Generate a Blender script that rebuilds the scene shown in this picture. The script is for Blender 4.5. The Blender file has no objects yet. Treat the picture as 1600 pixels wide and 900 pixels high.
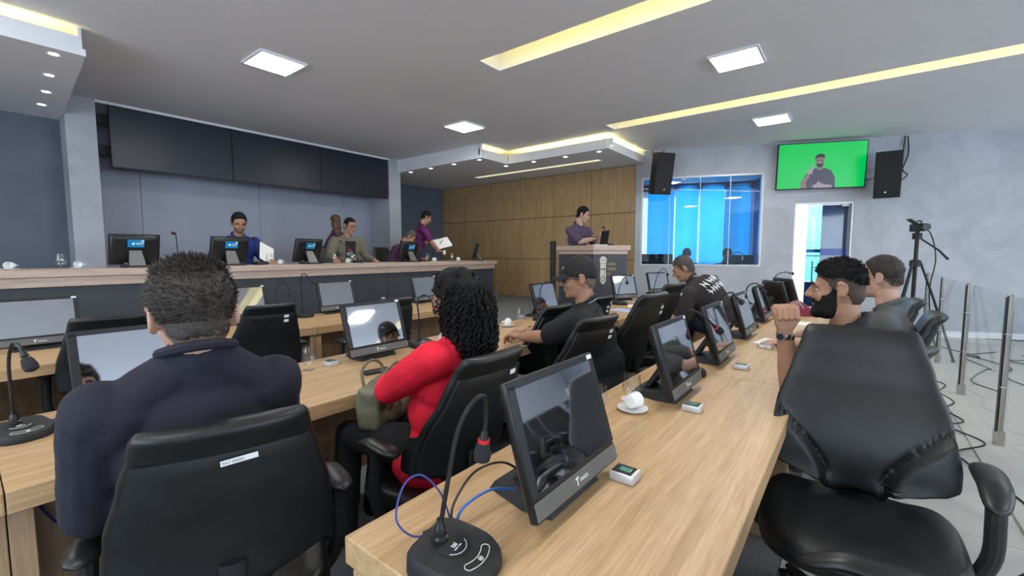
import bpy, bmesh, math, random
from math import sin, cos, pi, radians as R, sqrt
from mathutils import Vector as V, Matrix as M, noise as mnoise
random.seed(7)
sc = bpy.context.scene
col = sc.collection

# ------------------------------------------------------------------ camera, world, light, exposure
cam_d = bpy.data.cameras.new('camera')
cam = bpy.data.objects.new('camera', cam_d)
col.objects.link(cam)
cam.location = (0, 0, 1.38)
cam.rotation_euler = (R(90 - 4.55), 0, R(-52))
cam_d.sensor_width = 36.0
cam_d.lens = 36.0 * 685.0 / 1600.0
cam_d.clip_start = 0.02
cam_d.clip_end = 200
sc.camera = cam

world = bpy.data.worlds.new('world')
sc.world = world
world.use_nodes = True
bg = world.node_tree.nodes['Background']
bg.inputs[0].default_value = (0.80, 0.90, 1.0, 1)
bg.inputs[1].default_value = 1.6

def area(name, loc, direction, sx, sy, power, color, spread=180):
    d = bpy.data.lights.new(name, 'AREA')
    d.shape = 'RECTANGLE'
    d.size, d.size_y = sx, sy
    d.energy = power
    d.color = color
    d.spread = R(spread)
    o = bpy.data.objects.new(name, d)
    col.objects.link(o)
    o.location = loc
    o.rotation_euler = V(direction).to_track_quat('-Z', 'Y').to_euler()
    return o

# daylight through the tall windows of the public side, behind and to the right of the camera
for k, xw in enumerate((-1.2, 1.6, 4.4, 7.2)):
    area('window_daylight', (xw, -7.42, 1.75), (0, 1, -0.12), 2.1, 2.1, 95, (0.72, 0.86, 1.0))
# daylight through two windows of the left-hand wall
for yw in (0.6, 3.4):
    area('window_daylight', (-3.93, yw, 1.75), (1, 0.12, -0.10), 2.0, 2.0, 75, (0.72, 0.86, 1.0))
PANEL_L = 42.0

vs = sc.view_settings
vs.view_transform = 'Standard'
vs.look = 'None'
vs.exposure = 0.15
vs.gamma = 1.0
vs.use_curve_mapping = False
if hasattr(sc, 'cycles'): sc.cycles.max_bounces = 7

# ------------------------------------------------------------------ materials
MATS = {}
def mat(name, c, rough=0.5, metal=0.0, var=0.0, vscale=8.0, bump=0.0, bscale=60.0, spec=0.5, coat=0.0,
        emit=None, estr=0.0, stretch=(1, 1, 1), trans=0.0, ior=1.45, sheen=0.0):
    if name in MATS: return MATS[name]
    m = bpy.data.materials.new(name); m.use_nodes = True
    nt = m.node_tree; b = nt.nodes['Principled BSDF']
    b.inputs['Base Color'].default_value = (*c, 1)
    b.inputs['Roughness'].default_value = rough
    b.inputs['Metallic'].default_value = metal
    b.inputs['Specular IOR Level'].default_value = spec
    b.inputs['Coat Weight'].default_value = coat
    b.inputs['Transmission Weight'].default_value = trans
    b.inputs['IOR'].default_value = ior
    b.inputs['Sheen Weight'].default_value = sheen
    if emit:
        b.inputs['Emission Color'].default_value = (*emit, 1)
        b.inputs['Emission Strength'].default_value = estr
    if var or bump:
        tc = nt.nodes.new('ShaderNodeTexCoord'); mp = nt.nodes.new('ShaderNodeMapping')
        mp.inputs['Scale'].default_value = stretch
        nt.links.new(tc.outputs['Object'], mp.inputs[0])
    if var:
        n = nt.nodes.new('ShaderNodeTexNoise'); n.inputs['Scale'].default_value = vscale
        n.inputs['Detail'].default_value = 5
        nt.links.new(mp.outputs[0], n.inputs['Vector'])
        r = nt.nodes.new('ShaderNodeValToRGB')
        r.color_ramp.elements[0].position = 0.3; r.color_ramp.elements[1].position = 0.7
        r.color_ramp.elements[0].color = (*[x * (1 - var) for x in c], 1)
        r.color_ramp.elements[1].color = (*[min(1, x * (1 + var)) for x in c], 1)
        nt.links.new(n.outputs['Fac'], r.inputs[0]); nt.links.new(r.outputs[0], b.inputs['Base Color'])
    if bump:
        n2 = nt.nodes.new('ShaderNodeTexNoise'); n2.inputs['Scale'].default_value = bscale
        n2.inputs['Detail'].default_value = 3
        nt.links.new(mp.outputs[0], n2.inputs['Vector'])
        bp = nt.nodes.new('ShaderNodeBump'); bp.inputs['Strength'].default_value = bump
        bp.inputs['Distance'].default_value = 0.01
        nt.links.new(n2.outputs['Fac'], bp.inputs['Height']); nt.links.new(bp.outputs[0], b.inputs['Normal'])
    MATS[name] = m
    return m

def wood(name, dark, mid, light, along='x', rough=0.42, scale=1.0):
    if name in MATS: return MATS[name]
    m = bpy.data.materials.new(name); m.use_nodes = True
    nt = m.node_tree; b = nt.nodes['Principled BSDF']
    tc = nt.nodes.new('ShaderNodeTexCoord'); mp = nt.nodes.new('ShaderNodeMapping')
    s = {'x': (0.9, 16, 16), 'y': (16, 0.9, 16), 'z': (16, 16, 0.9)}[along]
    mp.inputs['Scale'].default_value = [q * scale for q in s]
    nt.links.new(tc.outputs['Object'], mp.inputs[0])
    n = nt.nodes.new('ShaderNodeTexNoise'); n.inputs['Scale'].default_value = 1.6
    n.inputs['Detail'].default_value = 6; n.inputs['Roughness'].default_value = 0.62
    n.inputs['Distortion'].default_value = 0.6
    nt.links.new(mp.outputs[0], n.inputs['Vector'])
    r = nt.nodes.new('ShaderNodeValToRGB')
    e = r.color_ramp.elements
    e[0].position = 0.30; e[0].color = (*dark, 1)
    e[1].position = 0.72; e[1].color = (*light, 1)
    x = e.new(0.5); x.color = (*mid, 1)
    nt.links.new(n.outputs['Fac'], r.inputs[0])
    n2 = nt.nodes.new('ShaderNodeTexNoise'); n2.inputs['Scale'].default_value = 9; n2.inputs['Detail'].default_value = 3
    nt.links.new(mp.outputs[0], n2.inputs['Vector'])
    mx = nt.nodes.new('ShaderNodeMixRGB'); mx.blend_type = 'MULTIPLY'; mx.inputs[0].default_value = 0.35
    nt.links.new(r.outputs[0], mx.inputs[1])
    r2 = nt.nodes.new('ShaderNodeValToRGB')
    r2.color_ramp.elements[0].position = 0.35; r2.color_ramp.elements[0].color = (0.55, 0.5, 0.45, 1)
    r2.color_ramp.elements[1].position = 0.6; r2.color_ramp.elements[1].color = (1, 1, 1, 1)
    nt.links.new(n2.outputs['Fac'], r2.inputs[0]); nt.links.new(r2.outputs[0], mx.inputs[2])
    nt.links.new(mx.outputs[0], b.inputs['Base Color'])
    b.inputs['Roughness'].default_value = rough
    bp = nt.nodes.new('ShaderNodeBump'); bp.inputs['Strength'].default_value = 0.06; bp.inputs['Distance'].default_value = 0.004
    nt.links.new(n2.outputs['Fac'], bp.inputs['Height']); nt.links.new(bp.outputs[0], b.inputs['Normal'])
    MATS[name] = m
    return m

def concrete(name, c, var=0.16, rough=0.75):
    if name in MATS: return MATS[name]
    m = bpy.data.materials.new(name); m.use_nodes = True
    nt = m.node_tree; b = nt.nodes['Principled BSDF']
    tc = nt.nodes.new('ShaderNodeTexCoord')
    n = nt.nodes.new('ShaderNodeTexNoise'); n.inputs['Scale'].default_value = 1.6; n.inputs['Detail'].default_value = 9
    n.inputs['Roughness'].default_value = 0.65; n.inputs['Distortion'].default_value = 0.8
    nt.links.new(tc.outputs['Object'], n.inputs['Vector'])
    r = nt.nodes.new('ShaderNodeValToRGB')
    r.color_ramp.elements[0].position = 0.3; r.color_ramp.elements[0].color = (*[q * (1 - var) for q in c], 1)
    r.color_ramp.elements[1].position = 0.7; r.color_ramp.elements[1].color = (*[min(1, q * (1 + var)) for q in c], 1)
    nt.links.new(n.outputs['Fac'], r.inputs[0]); nt.links.new(r.outputs[0], b.inputs['Base Color'])
    b.inputs['Roughness'].default_value = rough
    bp = nt.nodes.new('ShaderNodeBump'); bp.inputs['Strength'].default_value = 0.12; bp.inputs['Distance'].default_value = 0.01
    nt.links.new(n.outputs['Fac'], bp.inputs['Height']); nt.links.new(bp.outputs[0], b.inputs['Normal'])
    MATS[name] = m
    return m

def clear_glass(name, tint, refl=0.12, rough=0.0, fior=0.5):
    m = bpy.data.materials.new(name); m.use_nodes = True
    nt = m.node_tree; nt.nodes.remove(nt.nodes['Principled BSDF'])
    out = nt.nodes['Material Output']
    t = nt.nodes.new('ShaderNodeBsdfTransparent'); t.inputs[0].default_value = (*tint, 1)
    g = nt.nodes.new('ShaderNodeBsdfGlossy'); g.inputs[0].default_value = (1, 1, 1, 1); g.inputs['Roughness'].default_value = rough
    lw = nt.nodes.new('ShaderNodeLayerWeight'); lw.inputs[0].default_value = 0.5
    fr = nt.nodes.new('ShaderNodeMath'); fr.operation = 'POWER'; fr.inputs[1].default_value = 5.0
    nt.links.new(lw.outputs['Facing'], fr.inputs[0])
    fk = nt.nodes.new('ShaderNodeMath'); fk.operation = 'MULTIPLY'; fk.inputs[1].default_value = fior; nt.links.new(fr.outputs[0], fk.inputs[0]); fr = fk
    ad = nt.nodes.new('ShaderNodeMath'); ad.operation = 'ADD'; ad.inputs[1].default_value = refl; ad.use_clamp = True
    nt.links.new(fr.outputs[0], ad.inputs[0])
    mx = nt.nodes.new('ShaderNodeMixShader')
    nt.links.new(ad.outputs[0], mx.inputs[0]); nt.links.new(t.outputs[0], mx.inputs[1]); nt.links.new(g.outputs[0], mx.inputs[2])
    nt.links.new(mx.outputs[0], out.inputs[0])
    MATS[name] = m
    return m

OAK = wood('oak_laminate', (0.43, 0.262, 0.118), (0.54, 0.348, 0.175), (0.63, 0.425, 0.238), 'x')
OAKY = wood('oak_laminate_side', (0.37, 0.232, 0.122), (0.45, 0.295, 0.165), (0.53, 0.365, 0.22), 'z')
DAISW = wood('dais_laminate', (0.44, 0.31, 0.235), (0.53, 0.39, 0.31), (0.60, 0.46, 0.375), 'x')
WALLW = wood('wall_oak_veneer', (0.36, 0.225, 0.10), (0.45, 0.295, 0.14), (0.53, 0.36, 0.185), 'z', rough=0.5)
CONC = concrete('burnt_cement', (0.42, 0.435, 0.475))
CEIL = mat('ceiling_paint', (0.80, 0.80, 0.82), 0.9, var=0.03, vscale=0.7)
WHITE = mat('white_plaster', (0.80, 0.81, 0.84), 0.8, var=0.02, vscale=2)
DARKWALL = mat('dark_laminate', (0.105, 0.125, 0.165), 0.55, var=0.08, vscale=3)
GREYWALL = mat('grey_laminate', (0.36, 0.38, 0.46), 0.5, var=0.05, vscale=2)
DAISD = mat('charcoal_panel', (0.050, 0.054, 0.062), 0.5, var=0.12, vscale=6)
CARPET = mat('grey_carpet', (0.19, 0.195, 0.20), 0.95, var=0.15, vscale=60, bump=0.4, bscale=220)
TILE = mat('pale_porcelain', (0.50, 0.49, 0.465), 0.38, var=0.07, vscale=2.2)
GROUT = mat('grout', (0.30, 0.29, 0.27), 0.9, var=0.1)
LEATHER = mat('black_leather', (0.008, 0.009, 0.0095), 0.40, var=0.3, vscale=14, bump=0.12, bscale=420, spec=0.55)
BLACKP = mat('black_plastic', (0.012, 0.012, 0.013), 0.38, var=0.2, vscale=20)
BLACKM = mat('matte_black_plastic', (0.017, 0.017, 0.018), 0.62, var=0.2, vscale=30, bump=0.05, bscale=600)
CHROME = mat('brushed_steel', (0.46, 0.43, 0.39), 0.24, metal=1.0, var=0.12, vscale=5, stretch=(30, 30, 1))
SILVER = mat('silver_plastic', (0.60, 0.60, 0.60), 0.35, metal=0.3, var=0.04)
GREYP = mat('grey_plastic', (0.13, 0.128, 0.122), 0.4, var=0.05)
SCREEN = mat('touch_screen_glass', (0.60, 0.62, 0.67), 0.035, metal=1.0, var=0.01)
PORC = mat('white_porcelain', (0.82, 0.82, 0.80), 0.15, var=0.01, coat=0.3)
PAPER = mat('white_paper', (0.82, 0.81, 0.77), 0.8, var=0.03, vscale=12)
TAG = mat('paper_tag', (0.85, 0.85, 0.86), 0.6, var=0.03)
INK = mat('black_ink', (0.05, 0.05, 0.05), 0.7, var=0.1)
LOGOW = mat('logo_white_print', (0.82, 0.82, 0.84), 0.5, var=0.02)
RED = mat('red_ring', (0.65, 0.02, 0.03), 0.4, var=0.05)
BLUEC = mat('blue_cable', (0.03, 0.13, 0.48), 0.4, var=0.1)
NAVYC = mat('dark_blue_cable', (0.05, 0.06, 0.26), 0.4, var=0.1)
GLASSW = clear_glass('drinking_glass', (0.955, 0.965, 0.965), 0.05, fior=0.7)
RAILG = clear_glass('railing_glass', (0.965, 0.98, 0.98), 0.02, fior=0.2)
WING = clear_glass('window_glass', (0.72, 0.82, 0.90), 0.05)

# ------------------------------------------------------------------ mesh building
class MB:
    def __init__(s): s.v = []; s.f = []
    def add(s, vs_, fs, T=None):
        o = len(s.v)
        s.v += [tuple(T @ V(q)) if T else tuple(q) for q in vs_]
        s.f += [tuple(i + o for i in f) for f in fs]
        return s
    def box(s, c, d, T=None, bev=0.0, seg=1):
        bm = bmesh.new(); bmesh.ops.create_cube(bm, size=1.0)
        for w in bm.verts: w.co = V((w.co.x * d[0], w.co.y * d[1], w.co.z * d[2]))
        if bev > 0: bmesh.ops.bevel(bm, geom=bm.edges[:], offset=bev, segments=seg, affect='EDGES', profile=0.5)
        bm.verts.index_update()
        vv = [w.co + V(c) for w in bm.verts]; ff = [[w.index for w in f.verts] for f in bm.faces]
        bm.free()
        return s.add(vv, ff, T)
    def span(s, x0, x1, y0, y1, z0, z1, bev=0.0, T=None):
        return s.box(((x0 + x1) / 2, (y0 + y1) / 2, (z0 + z1) / 2), (x1 - x0, y1 - y0, z1 - z0), T, bev)
    def loft(s, rings, caps=True, closed=True, T=None):
        n = len(rings[0]); vv = [q for r in rings for q in r]; ff = []
        for i in range(len(rings) - 1):
            for j in range(n if closed else n - 1):
                k = (j + 1) % n
                ff.append((i * n + j, i * n + k, (i + 1) * n + k, (i + 1) * n + j))
        if caps:
            ff.append(tuple(range(n))[::-1]); ff.append(tuple((len(rings) - 1) * n + j for j in range(n)))
        return s.add(vv, ff, T)
    def tube(s, pts, r, n=8, T=None, flat=1.0):
        pts = [V(p) for p in pts]; m = len(pts)
        rr = r if isinstance(r, (list, tuple)) else [r] * m
        d0 = (pts[1] - pts[0]).normalized()
        up = V((0, 0, 1)) if abs(d0.z) < 0.9 else V((0, 1, 0))
        x = d0.cross(up).normalized(); rings = []
        for i, p in enumerate(pts):
            d = (pts[min(i + 1, m - 1)] - pts[max(i - 1, 0)]).normalized()
            x = (x - d * x.dot(d)).normalized(); y = d.cross(x)
            rings.append([p + (x * cos(2 * pi * k / n) + y * sin(2 * pi * k / n) * flat) * rr[i] for k in range(n)])
        return s.loft(rings, T=T)
    def cap(s, a, ra, b, rb, n=14):
        a = V(a); b = V(b); d = b - a; L = d.length
        d = d / L if L > 1e-6 else V((0, 0, 1))
        pts = []; rr = []
        for k in range(5):
            t = pi / 2 * k / 5 + 0.05
            pts.append(a - d * ra * cos(t)); rr.append(ra * sin(t))
        pts.append(a); rr.append(ra)
        for k in range(1, 4): pts.append(a.lerp(b, k / 4)); rr.append(ra + (rb - ra) * k / 4)
        pts.append(b); rr.append(rb)
        for k in range(4, -1, -1):
            t = pi / 2 * k / 5 + 0.05
            pts.append(b + d * rb * cos(t)); rr.append(rb * sin(t))
        x = d.orthogonal().normalized(); y = d.cross(x)
        return s.loft([[p + (x * cos(2 * pi * k / n) + y * sin(2 * pi * k / n)) * q for k in range(n)] for p, q in zip(pts, rr)])
    def chain(s, pts, rr, n=14):
        for i in range(len(pts) - 1): s.cap(pts[i], rr[i], pts[i + 1], rr[i + 1], n)
        return s
    def ell(s, c, r, A=None, nu=20, nv=12):
        c = V(c); vv = []; rings = []
        for j in range(1, nv):
            t = pi * j / nv
            ring = []
            for i in range(nu):
                p = 2 * pi * i / nu
                q = V((r[0] * sin(t) * cos(p), r[1] * sin(t) * sin(p), -r[2] * cos(t)))
                ring.append(c + (A @ q if A else q))
            rings.append(ring)
        return s.loft(rings)
    def lathe(s, prof, n=24, T=None, caps=True):
        return s.loft([[(r * cos(2 * pi * k / n), r * sin(2 * pi * k / n), z) for k in range(n)] for r, z in prof], caps=caps, T=T)
    def prism(s, poly, z0, z1, T=None):
        return s.loft([[(x, y, z0) for x, y in poly], [(x, y, z1) for x, y in poly]], T=T)
    def grid(s, fn, nu, nv):
        vv = [fn(i / (nu - 1), j / (nv - 1)) for j in range(nv) for i in range(nu)]
        ff = [(j * nu + i, j * nu + i + 1, (j + 1) * nu + i + 1, (j + 1) * nu + i) for j in range(nv - 1) for i in range(nu - 1)]
        return s.add(vv, ff)
    def mesh(s, name, m=None, smooth=35):
        me = bpy.data.meshes.new(name)
        me.from_pydata([tuple(q) for q in s.v], [], s.f)
        bm = bmesh.new(); bm.from_mesh(me)
        bmesh.ops.recalc_face_normals(bm, faces=bm.faces[:]); bm.to_mesh(me); bm.free()
        if m: me.materials.append(m)
        if smooth:
            me.polygons.foreach_set('use_smooth', [True] * len(me.polygons))
            me.set_sharp_from_angle(angle=R(smooth))
        me.update()
        return me
    def build(s, name, m, parent=None, smooth=35):
        return obj(name, s.mesh(name, m, smooth), parent)

def obj(name, me, parent=None):
    o = bpy.data.objects.new(name, me); col.objects.link(o)
    if parent is not None: o.parent = parent
    return o
def tag(o, label=None, cat=None, group=None, kind=None):
    if label: o['label'] = label
    if cat: o['category'] = cat
    if group: o['group'] = group
    if kind: o['kind'] = kind
    return o
def thing(name, loc, rz=0.0, label=None, cat=None, group=None):
    o = bpy.data.objects.new(name, None); col.objects.link(o)
    o.location = loc; o.rotation_euler = (0, 0, R(rz)); o.empty_display_size = 0.1
    return tag(o, label, cat, group)
def copy_tree(o, parent=None):
    c = o.copy(); col.objects.link(c); c.parent = parent
    for ch in [q for q in bpy.data.objects if q.parent == o]: copy_tree(ch, c)
    return c
KIDS = {}
def dup(o, loc, rz, label, cat=None, group=None, scale=None):
    if o.name not in KIDS:
        def rec(p): return [(q, rec(q)) for q in bpy.data.objects if q.parent == p]
        KIDS[o.name] = rec(o)
    c = o.copy(); col.objects.link(c)
    def cp(lst, par):
        for q, sub in lst:
            k = q.copy(); col.objects.link(k); k.parent = par; cp(sub, k)
    cp(KIDS[o.name], c)
    c.location = loc; c.rotation_euler = (0, 0, R(rz))
    if scale: c.scale = scale
    tag(c, label, cat, group)
    return c
def struct(o): o['kind'] = 'structure'; return o
TMPS = bpy.data.scenes.new('tmp'); TRASH = []
def evaluated_mesh(o):
    TMPS.collection.objects.link(o)
    vl = TMPS.view_layers[0]; vl.update()
    me = bpy.data.meshes.new_from_object(o.evaluated_get(vl.depsgraph))
    return me
def remesh(mb, name, m, vox, smooth=4, parent=None, disp=0.0, dscale=6.0, seed=0.0):
    me = mb.mesh(name + '_tmp', None, 0)
    o = bpy.data.objects.new('tmp', me)
    r = o.modifiers.new('r', 'REMESH'); r.mode = 'VOXEL'; r.voxel_size = vox; r.use_smooth_shade = True
    if smooth:
        q = o.modifiers.new('s', 'SMOOTH'); q.factor = 0.5; q.iterations = smooth
    me2 = evaluated_mesh(o)
    TMPS.collection.objects.unlink(o); TRASH.extend((o, me))
    me2.name = name
    if disp:
        n_ = len(me2.vertices); co = [0.0] * (3 * n_); no = [0.0] * (3 * n_)
        me2.vertices.foreach_get('co', co); me2.vertices.foreach_get('normal', no)
        for i in range(0, 3 * n_, 3):
            p = V((co[i] * dscale + seed, co[i + 1] * dscale + seed * 2, co[i + 2] * dscale))
            q = disp * (mnoise.noise(p) + 0.5 * mnoise.noise(p * 2.3))
            co[i] += no[i] * q; co[i + 1] += no[i + 1] * q; co[i + 2] += no[i + 2] * q
        me2.vertices.foreach_set('co', co)
    me2.materials.clear(); me2.materials.append(m)
    me2.polygons.foreach_set('use_smooth', [True] * len(me2.polygons))
    me2.update()
    return me2
def join_meshes(name, lst):
    bm = bmesh.new()
    for me in lst: bm.from_mesh(me)
    out = bpy.data.meshes.new(name); bm.to_mesh(out); bm.free()
    out.materials.append(lst[0].materials[0])
    out.polygons.foreach_set('use_smooth', [True] * len(out.polygons)); out.update()
    return out
def text_mesh(name, s, size, m, depth=0.0005, align='LEFT', bold=0.0):
    cu = bpy.data.curves.new(name, 'FONT'); cu.body = s; cu.size = size; cu.extrude = depth; cu.align_x = align; cu.offset = bold
    cu.resolution_u = 3
    o = bpy.data.objects.new('tmp', cu)
    me = evaluated_mesh(o)
    TMPS.collection.objects.unlink(o); TRASH.extend((o, cu))
    me.name = name; me.materials.clear(); me.materials.append(m)
    return me
def catmull(pts, k=6):
    P = [V(p) for p in pts]; P = [P[0] * 2 - P[1]] + P + [P[-1] * 2 - P[-2]]; out = []
    for i in range(1, len(P) - 2):
        for j in range(k):
            t = j / k
            out.append(0.5 * (2 * P[i] + (P[i + 1] - P[i - 1]) * t + (2 * P[i - 1] - 5 * P[i] + 4 * P[i + 1] - P[i + 2]) * t * t
                              + (3 * P[i] - P[i - 1] - 3 * P[i + 1] + P[i + 2]) * t ** 3))
    out.append(P[-2])
    return out
def sst(a, b, x):
    t = max(0.0, min(1.0, (x - a) / (b - a))); return t * t * (3 - 2 * t)
# ------------------------------------------------------------------ the room
ZC = 3.3
W0 = V((8.13, 3.36, 0)); WD = V((0.3855, -0.9227, 0)).normalized(); WN = V((WD.y, -WD.x, 0))   # slanted cement wall; WN points into the room
TW = M(((WD.x, WN.x, 0, W0.x), (WD.y, WN.y, 0, W0.y), (0, 0, 1, 0), (0, 0, 0, 1)))          # local: x along wall, y into room
def wpt(s_, z, off=0.0): return W0 + WD * s_ + WN * off + V((0, 0, z))

# floors
fl = MB().span(-4, 14, -7.6, 9.0, -0.12, -0.012).build('floor', GROUT); struct(fl)
carp = MB().span(-4, 8.6, -0.30 + 0.5, 9.0, -0.0119, 0.0).build('carpet_field', CARPET, fl)
tm = MB().box((0, 0, 0), (0.594, 1.194, 0.012), bev=0.0015).mesh('tile', TILE)
for i in range(26):
    for j in range(5):
        x, y = 0.6 * i - 1.2 + 0.3, 0.2 - 0.6 - 1.2 * j
        if x > 8.13 + 0.41 * (3.36 - y) + 0.1: continue
        t = obj('tile', tm, fl); t.location = (x, y, -0.006)
stage = MB()
stage.prism([(-4, 4.85), (4.45, 4.85), (4.45, 2.78), (8.35, 2.78), (8.35, 9.0), (-4, 9.0)], 0.0, 0.37)
struct(stage.build('floor_stage', CARPET))
struct(MB().span(-4, 6.9, 5.75, 8.8, 0.37, 0.57).build('floor_dais', CARPET))
struct(MB().span(-4, 6.0, -1.0, -0.72, 0.0, 0.012, 0.003).build('trim_1', TILE))
struct(MB().span(6.0, 9.5, -1.0, -0.72, 0.0, 0.012, 0.003).build('trim_2', TILE))

# ceiling with two light slots (built as boards around the openings)
S1, S2 = (3.39, 3.70), (6.20, 6.50); SY = 3.06
ce = MB()
ce.span(-4, S1[0], -7.6, 9.0, ZC, ZC + 0.03); ce.span(S1[1], S2[0], -7.6, 9.0, ZC, ZC + 0.03); ce.span(S2[1], 14, -7.6, 9.0, ZC, ZC + 0.03)
for a, b in (S1, S2):
    ce.span(a, b, SY, 9.0, ZC, ZC + 0.03); ce.span(a, b, -7.6, -5.2, ZC, ZC + 0.03)
ceil = struct(ce.build('ceiling', CEIL))
struct(MB().span(-4, 14, -7.6, 9.0, ZC + 0.26, ZC + 0.3).build('ceiling_slab', CEIL))
LEDY = mat('warm_led_strip', (1, 0.9, 0.5), 0.5, var=0.01, emit=(1.0, 0.80, 0.26), estr=15)
LEDC = mat('cove_led_strip', (1, 0.9, 0.5), 0.5, var=0.01, emit=(1.0, 0.80, 0.30), estr=17)
for k, (a, b) in enumerate((S1, S2)):
    t = thing('ceiling_slot_light', ((a + b) / 2, -1, ZC), 0, ('long white ceiling slot with warm light strip, nearest the camera' if k == 0 else
              'long white ceiling slot with warm light strip, nearer the wooden wall'), 'light', 'slot lights in the ceiling')
    w = (b - a) / 2
    MB().span(w, w + 0.02, -4.2, SY + 1 + 0.02, 0.0305, 0.17).build('side_board', WHITE, t)
    MB().span(-w - 0.14, -w - 0.12, -4.2, SY + 1 + 0.02, 0.031, 0.17).build('side_board', WHITE, t)
    MB().span(-w - 0.12, w, SY + 1, SY + 1.02, 0.0305, 0.17).build('end_board', WHITE, t)
    MB().span(-w - 0.12, w, -4.22, -4.2, 0.0305, 0.17).build('end_board', WHITE, t)
    MB().span(-w - 0.12, w, -4.2, SY + 1, 0.17, 0.19).build('top_board', WHITE, t)
    MB().span(-w - 0.10, -w - 0.075, -4.15, SY + 0.95, 0.031, 0.043).build('light_strip', LEDY, t)

# walls
back = struct(MB().span(-4, 8.6, 8.72, 8.84, 0, 3.6).build('wall_back', DARKWALL))
for k, (a, b) in enumerate(((-1.0, 0.10), (0.10, 1.10))):
    o = MB().span(a + .002, b - .002, 8.0, 8.02, 0.57, 3.6).build('dark_panel', DARKWALL, back)
for a, b in ((1.10, 1.786), (1.786, 3.414), (3.414, 5.04), (5.04, 5.75)):
    MB().span(a + 0.003, b - 0.003, 8.3, 8.32, 0.37, 3.6).build('grey_panel', GREYWALL, back)
MB().span(1.1, 5.75, 8.321, 8.33, 0.37, 3.6).build('panel_backing', DAISD, back)
for a, b in ((5.8, 6.97), (6.97, 8.13)):
    MB().span(a + .002, b - .002, 8.70, 8.72, 0.37, 3.6).build('dark_panel', DARKWALL, back)
struct(MB().span(0.96, 1.24, 7.6, 8.31, 0.37, ZC).build('pillar_1', CONC))
struct(MB().span(5.636, 5.925, 7.6, 8.71, 0.37, ZC).build('pillar_2', CONC))
wr = struct(MB().span(8.16, 8.3, 3.36, 8.84, 0, 3.6).build('wall_right', mat('panel_joint_dark', (0.05, 0.03, 0.015), 0.8, var=0.1)))
ys = [3.363, 4.301, 5.210, 6.092, 6.977, 7.850, 8.70]; zs = [0.372, 1.252, 2.160, 3.048]
for i in range(6):
    for j in range(4):
        z0, z1 = (zs[j], zs[j + 1]) if j < 3 else (zs[3], 3.6)
        MB().span(8.13, 8.158, ys[i] + 0.005, ys[i + 1] - 0.005, z0 + 0.005, z1 - 0.005, 0.002).build('panel', WALLW, wr)
# slanted cement wall with a window and a doorway
wz = MB()
WX = [(0.0, 0.11, 0, 3.6), (0.11, 2.19, 0, 1.14), (0.11, 2.19, 2.80, 3.6), (2.19, 2.69, 0, 3.6), (2.69, 3.58, 2.255, 3.6), (3.58, 12.0, 0, 3.6)]
for a, b, z0, z1 in WX: wz.box(((a + b) / 2, -0.09, (z0 + z1) / 2), (b - a, 0.18, z1 - z0), TW)
struct(wz.build('wall_cement', CONC))
struct(MB().box((7.85, 0.008, 0.05), (8.3, 0.016, 0.10), TW, 0.003).build('baseboard_right', WHITE))
struct(MB().box((2.44, 0.008, 0.05), (0.48, 0.016, 0.10), TW, 0.003).build('baseboard_middle', WHITE))
wl_ = MB(); wl_.span(-4.1, -4.0, -7.6, 9.0, 0, 0.7); wl_.span(-4.1, -4.0, -7.6, 9.0, 2.8, 3.6)
for a, b in ((-7.6, -0.4), (1.6, 2.4), (4.4, 9.0)): wl_.span(-4.1, -4.0, a, b, 0.7, 2.8)
struct(wl_.build('wall_left', WHITE))
for k, yw in enumerate((0.6, 3.4)):
    w = MB()
    for y_ in (yw - 1.0, yw - 0.02, yw + 0.96): w.span(-4.08, -4.02, y_, y_ + 0.04, 0.7, 2.8)
    w.span(-4.08, -4.02, yw - 1, yw + 1, 0.7, 0.74); w.span(-4.08, -4.02, yw - 1, yw + 1, 2.76, 2.8)
    w = struct(w.build('window_%d' % (k + 6), WHITE)); MB().span(-4.055, -4.05, yw - 0.98, yw + 0.98, 0.72, 2.78).build('pane', WING, w)
wf = MB(); wf.span(-4, 14, -7.62, -7.5, 0, 0.7); wf.span(-4, 14, -7.62, -7.5, 2.8, 3.6)
xs_ = [-4, -2.25, -0.15, 0.55, 2.65, 3.35, 5.45, 6.15, 8.25, 14]
for i in range(0, len(xs_), 2): wf.span(xs_[i], xs_[i + 1], -7.62, -7.5, 0.7, 2.8)
struct(wf.build('wall_front', WHITE))
for k, xw in enumerate((-1.2, 1.6, 4.4, 7.2)):
    w = MB()
    w.span(xw - 1.05, xw - 1.01, -7.6, -7.54, 0.7, 2.8); w.span(xw + 1.01, xw + 1.05, -7.6, -7.54, 0.7, 2.8)
    w.span(xw - 0.02, xw + 0.02, -7.6, -7.54, 0.7, 2.8); w.span(xw - 1.05, xw + 1.05, -7.6, -7.54, 0.7, 0.74); w.span(xw - 1.05, xw + 1.05, -7.6, -7.54, 2.76, 2.8)
    w = struct(w.build('window_%d' % (k + 2), WHITE))
    MB().span(xw - 1.03, xw + 1.03, -7.575, -7.57, 0.72, 2.78).build('pane', WING, w)

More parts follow.
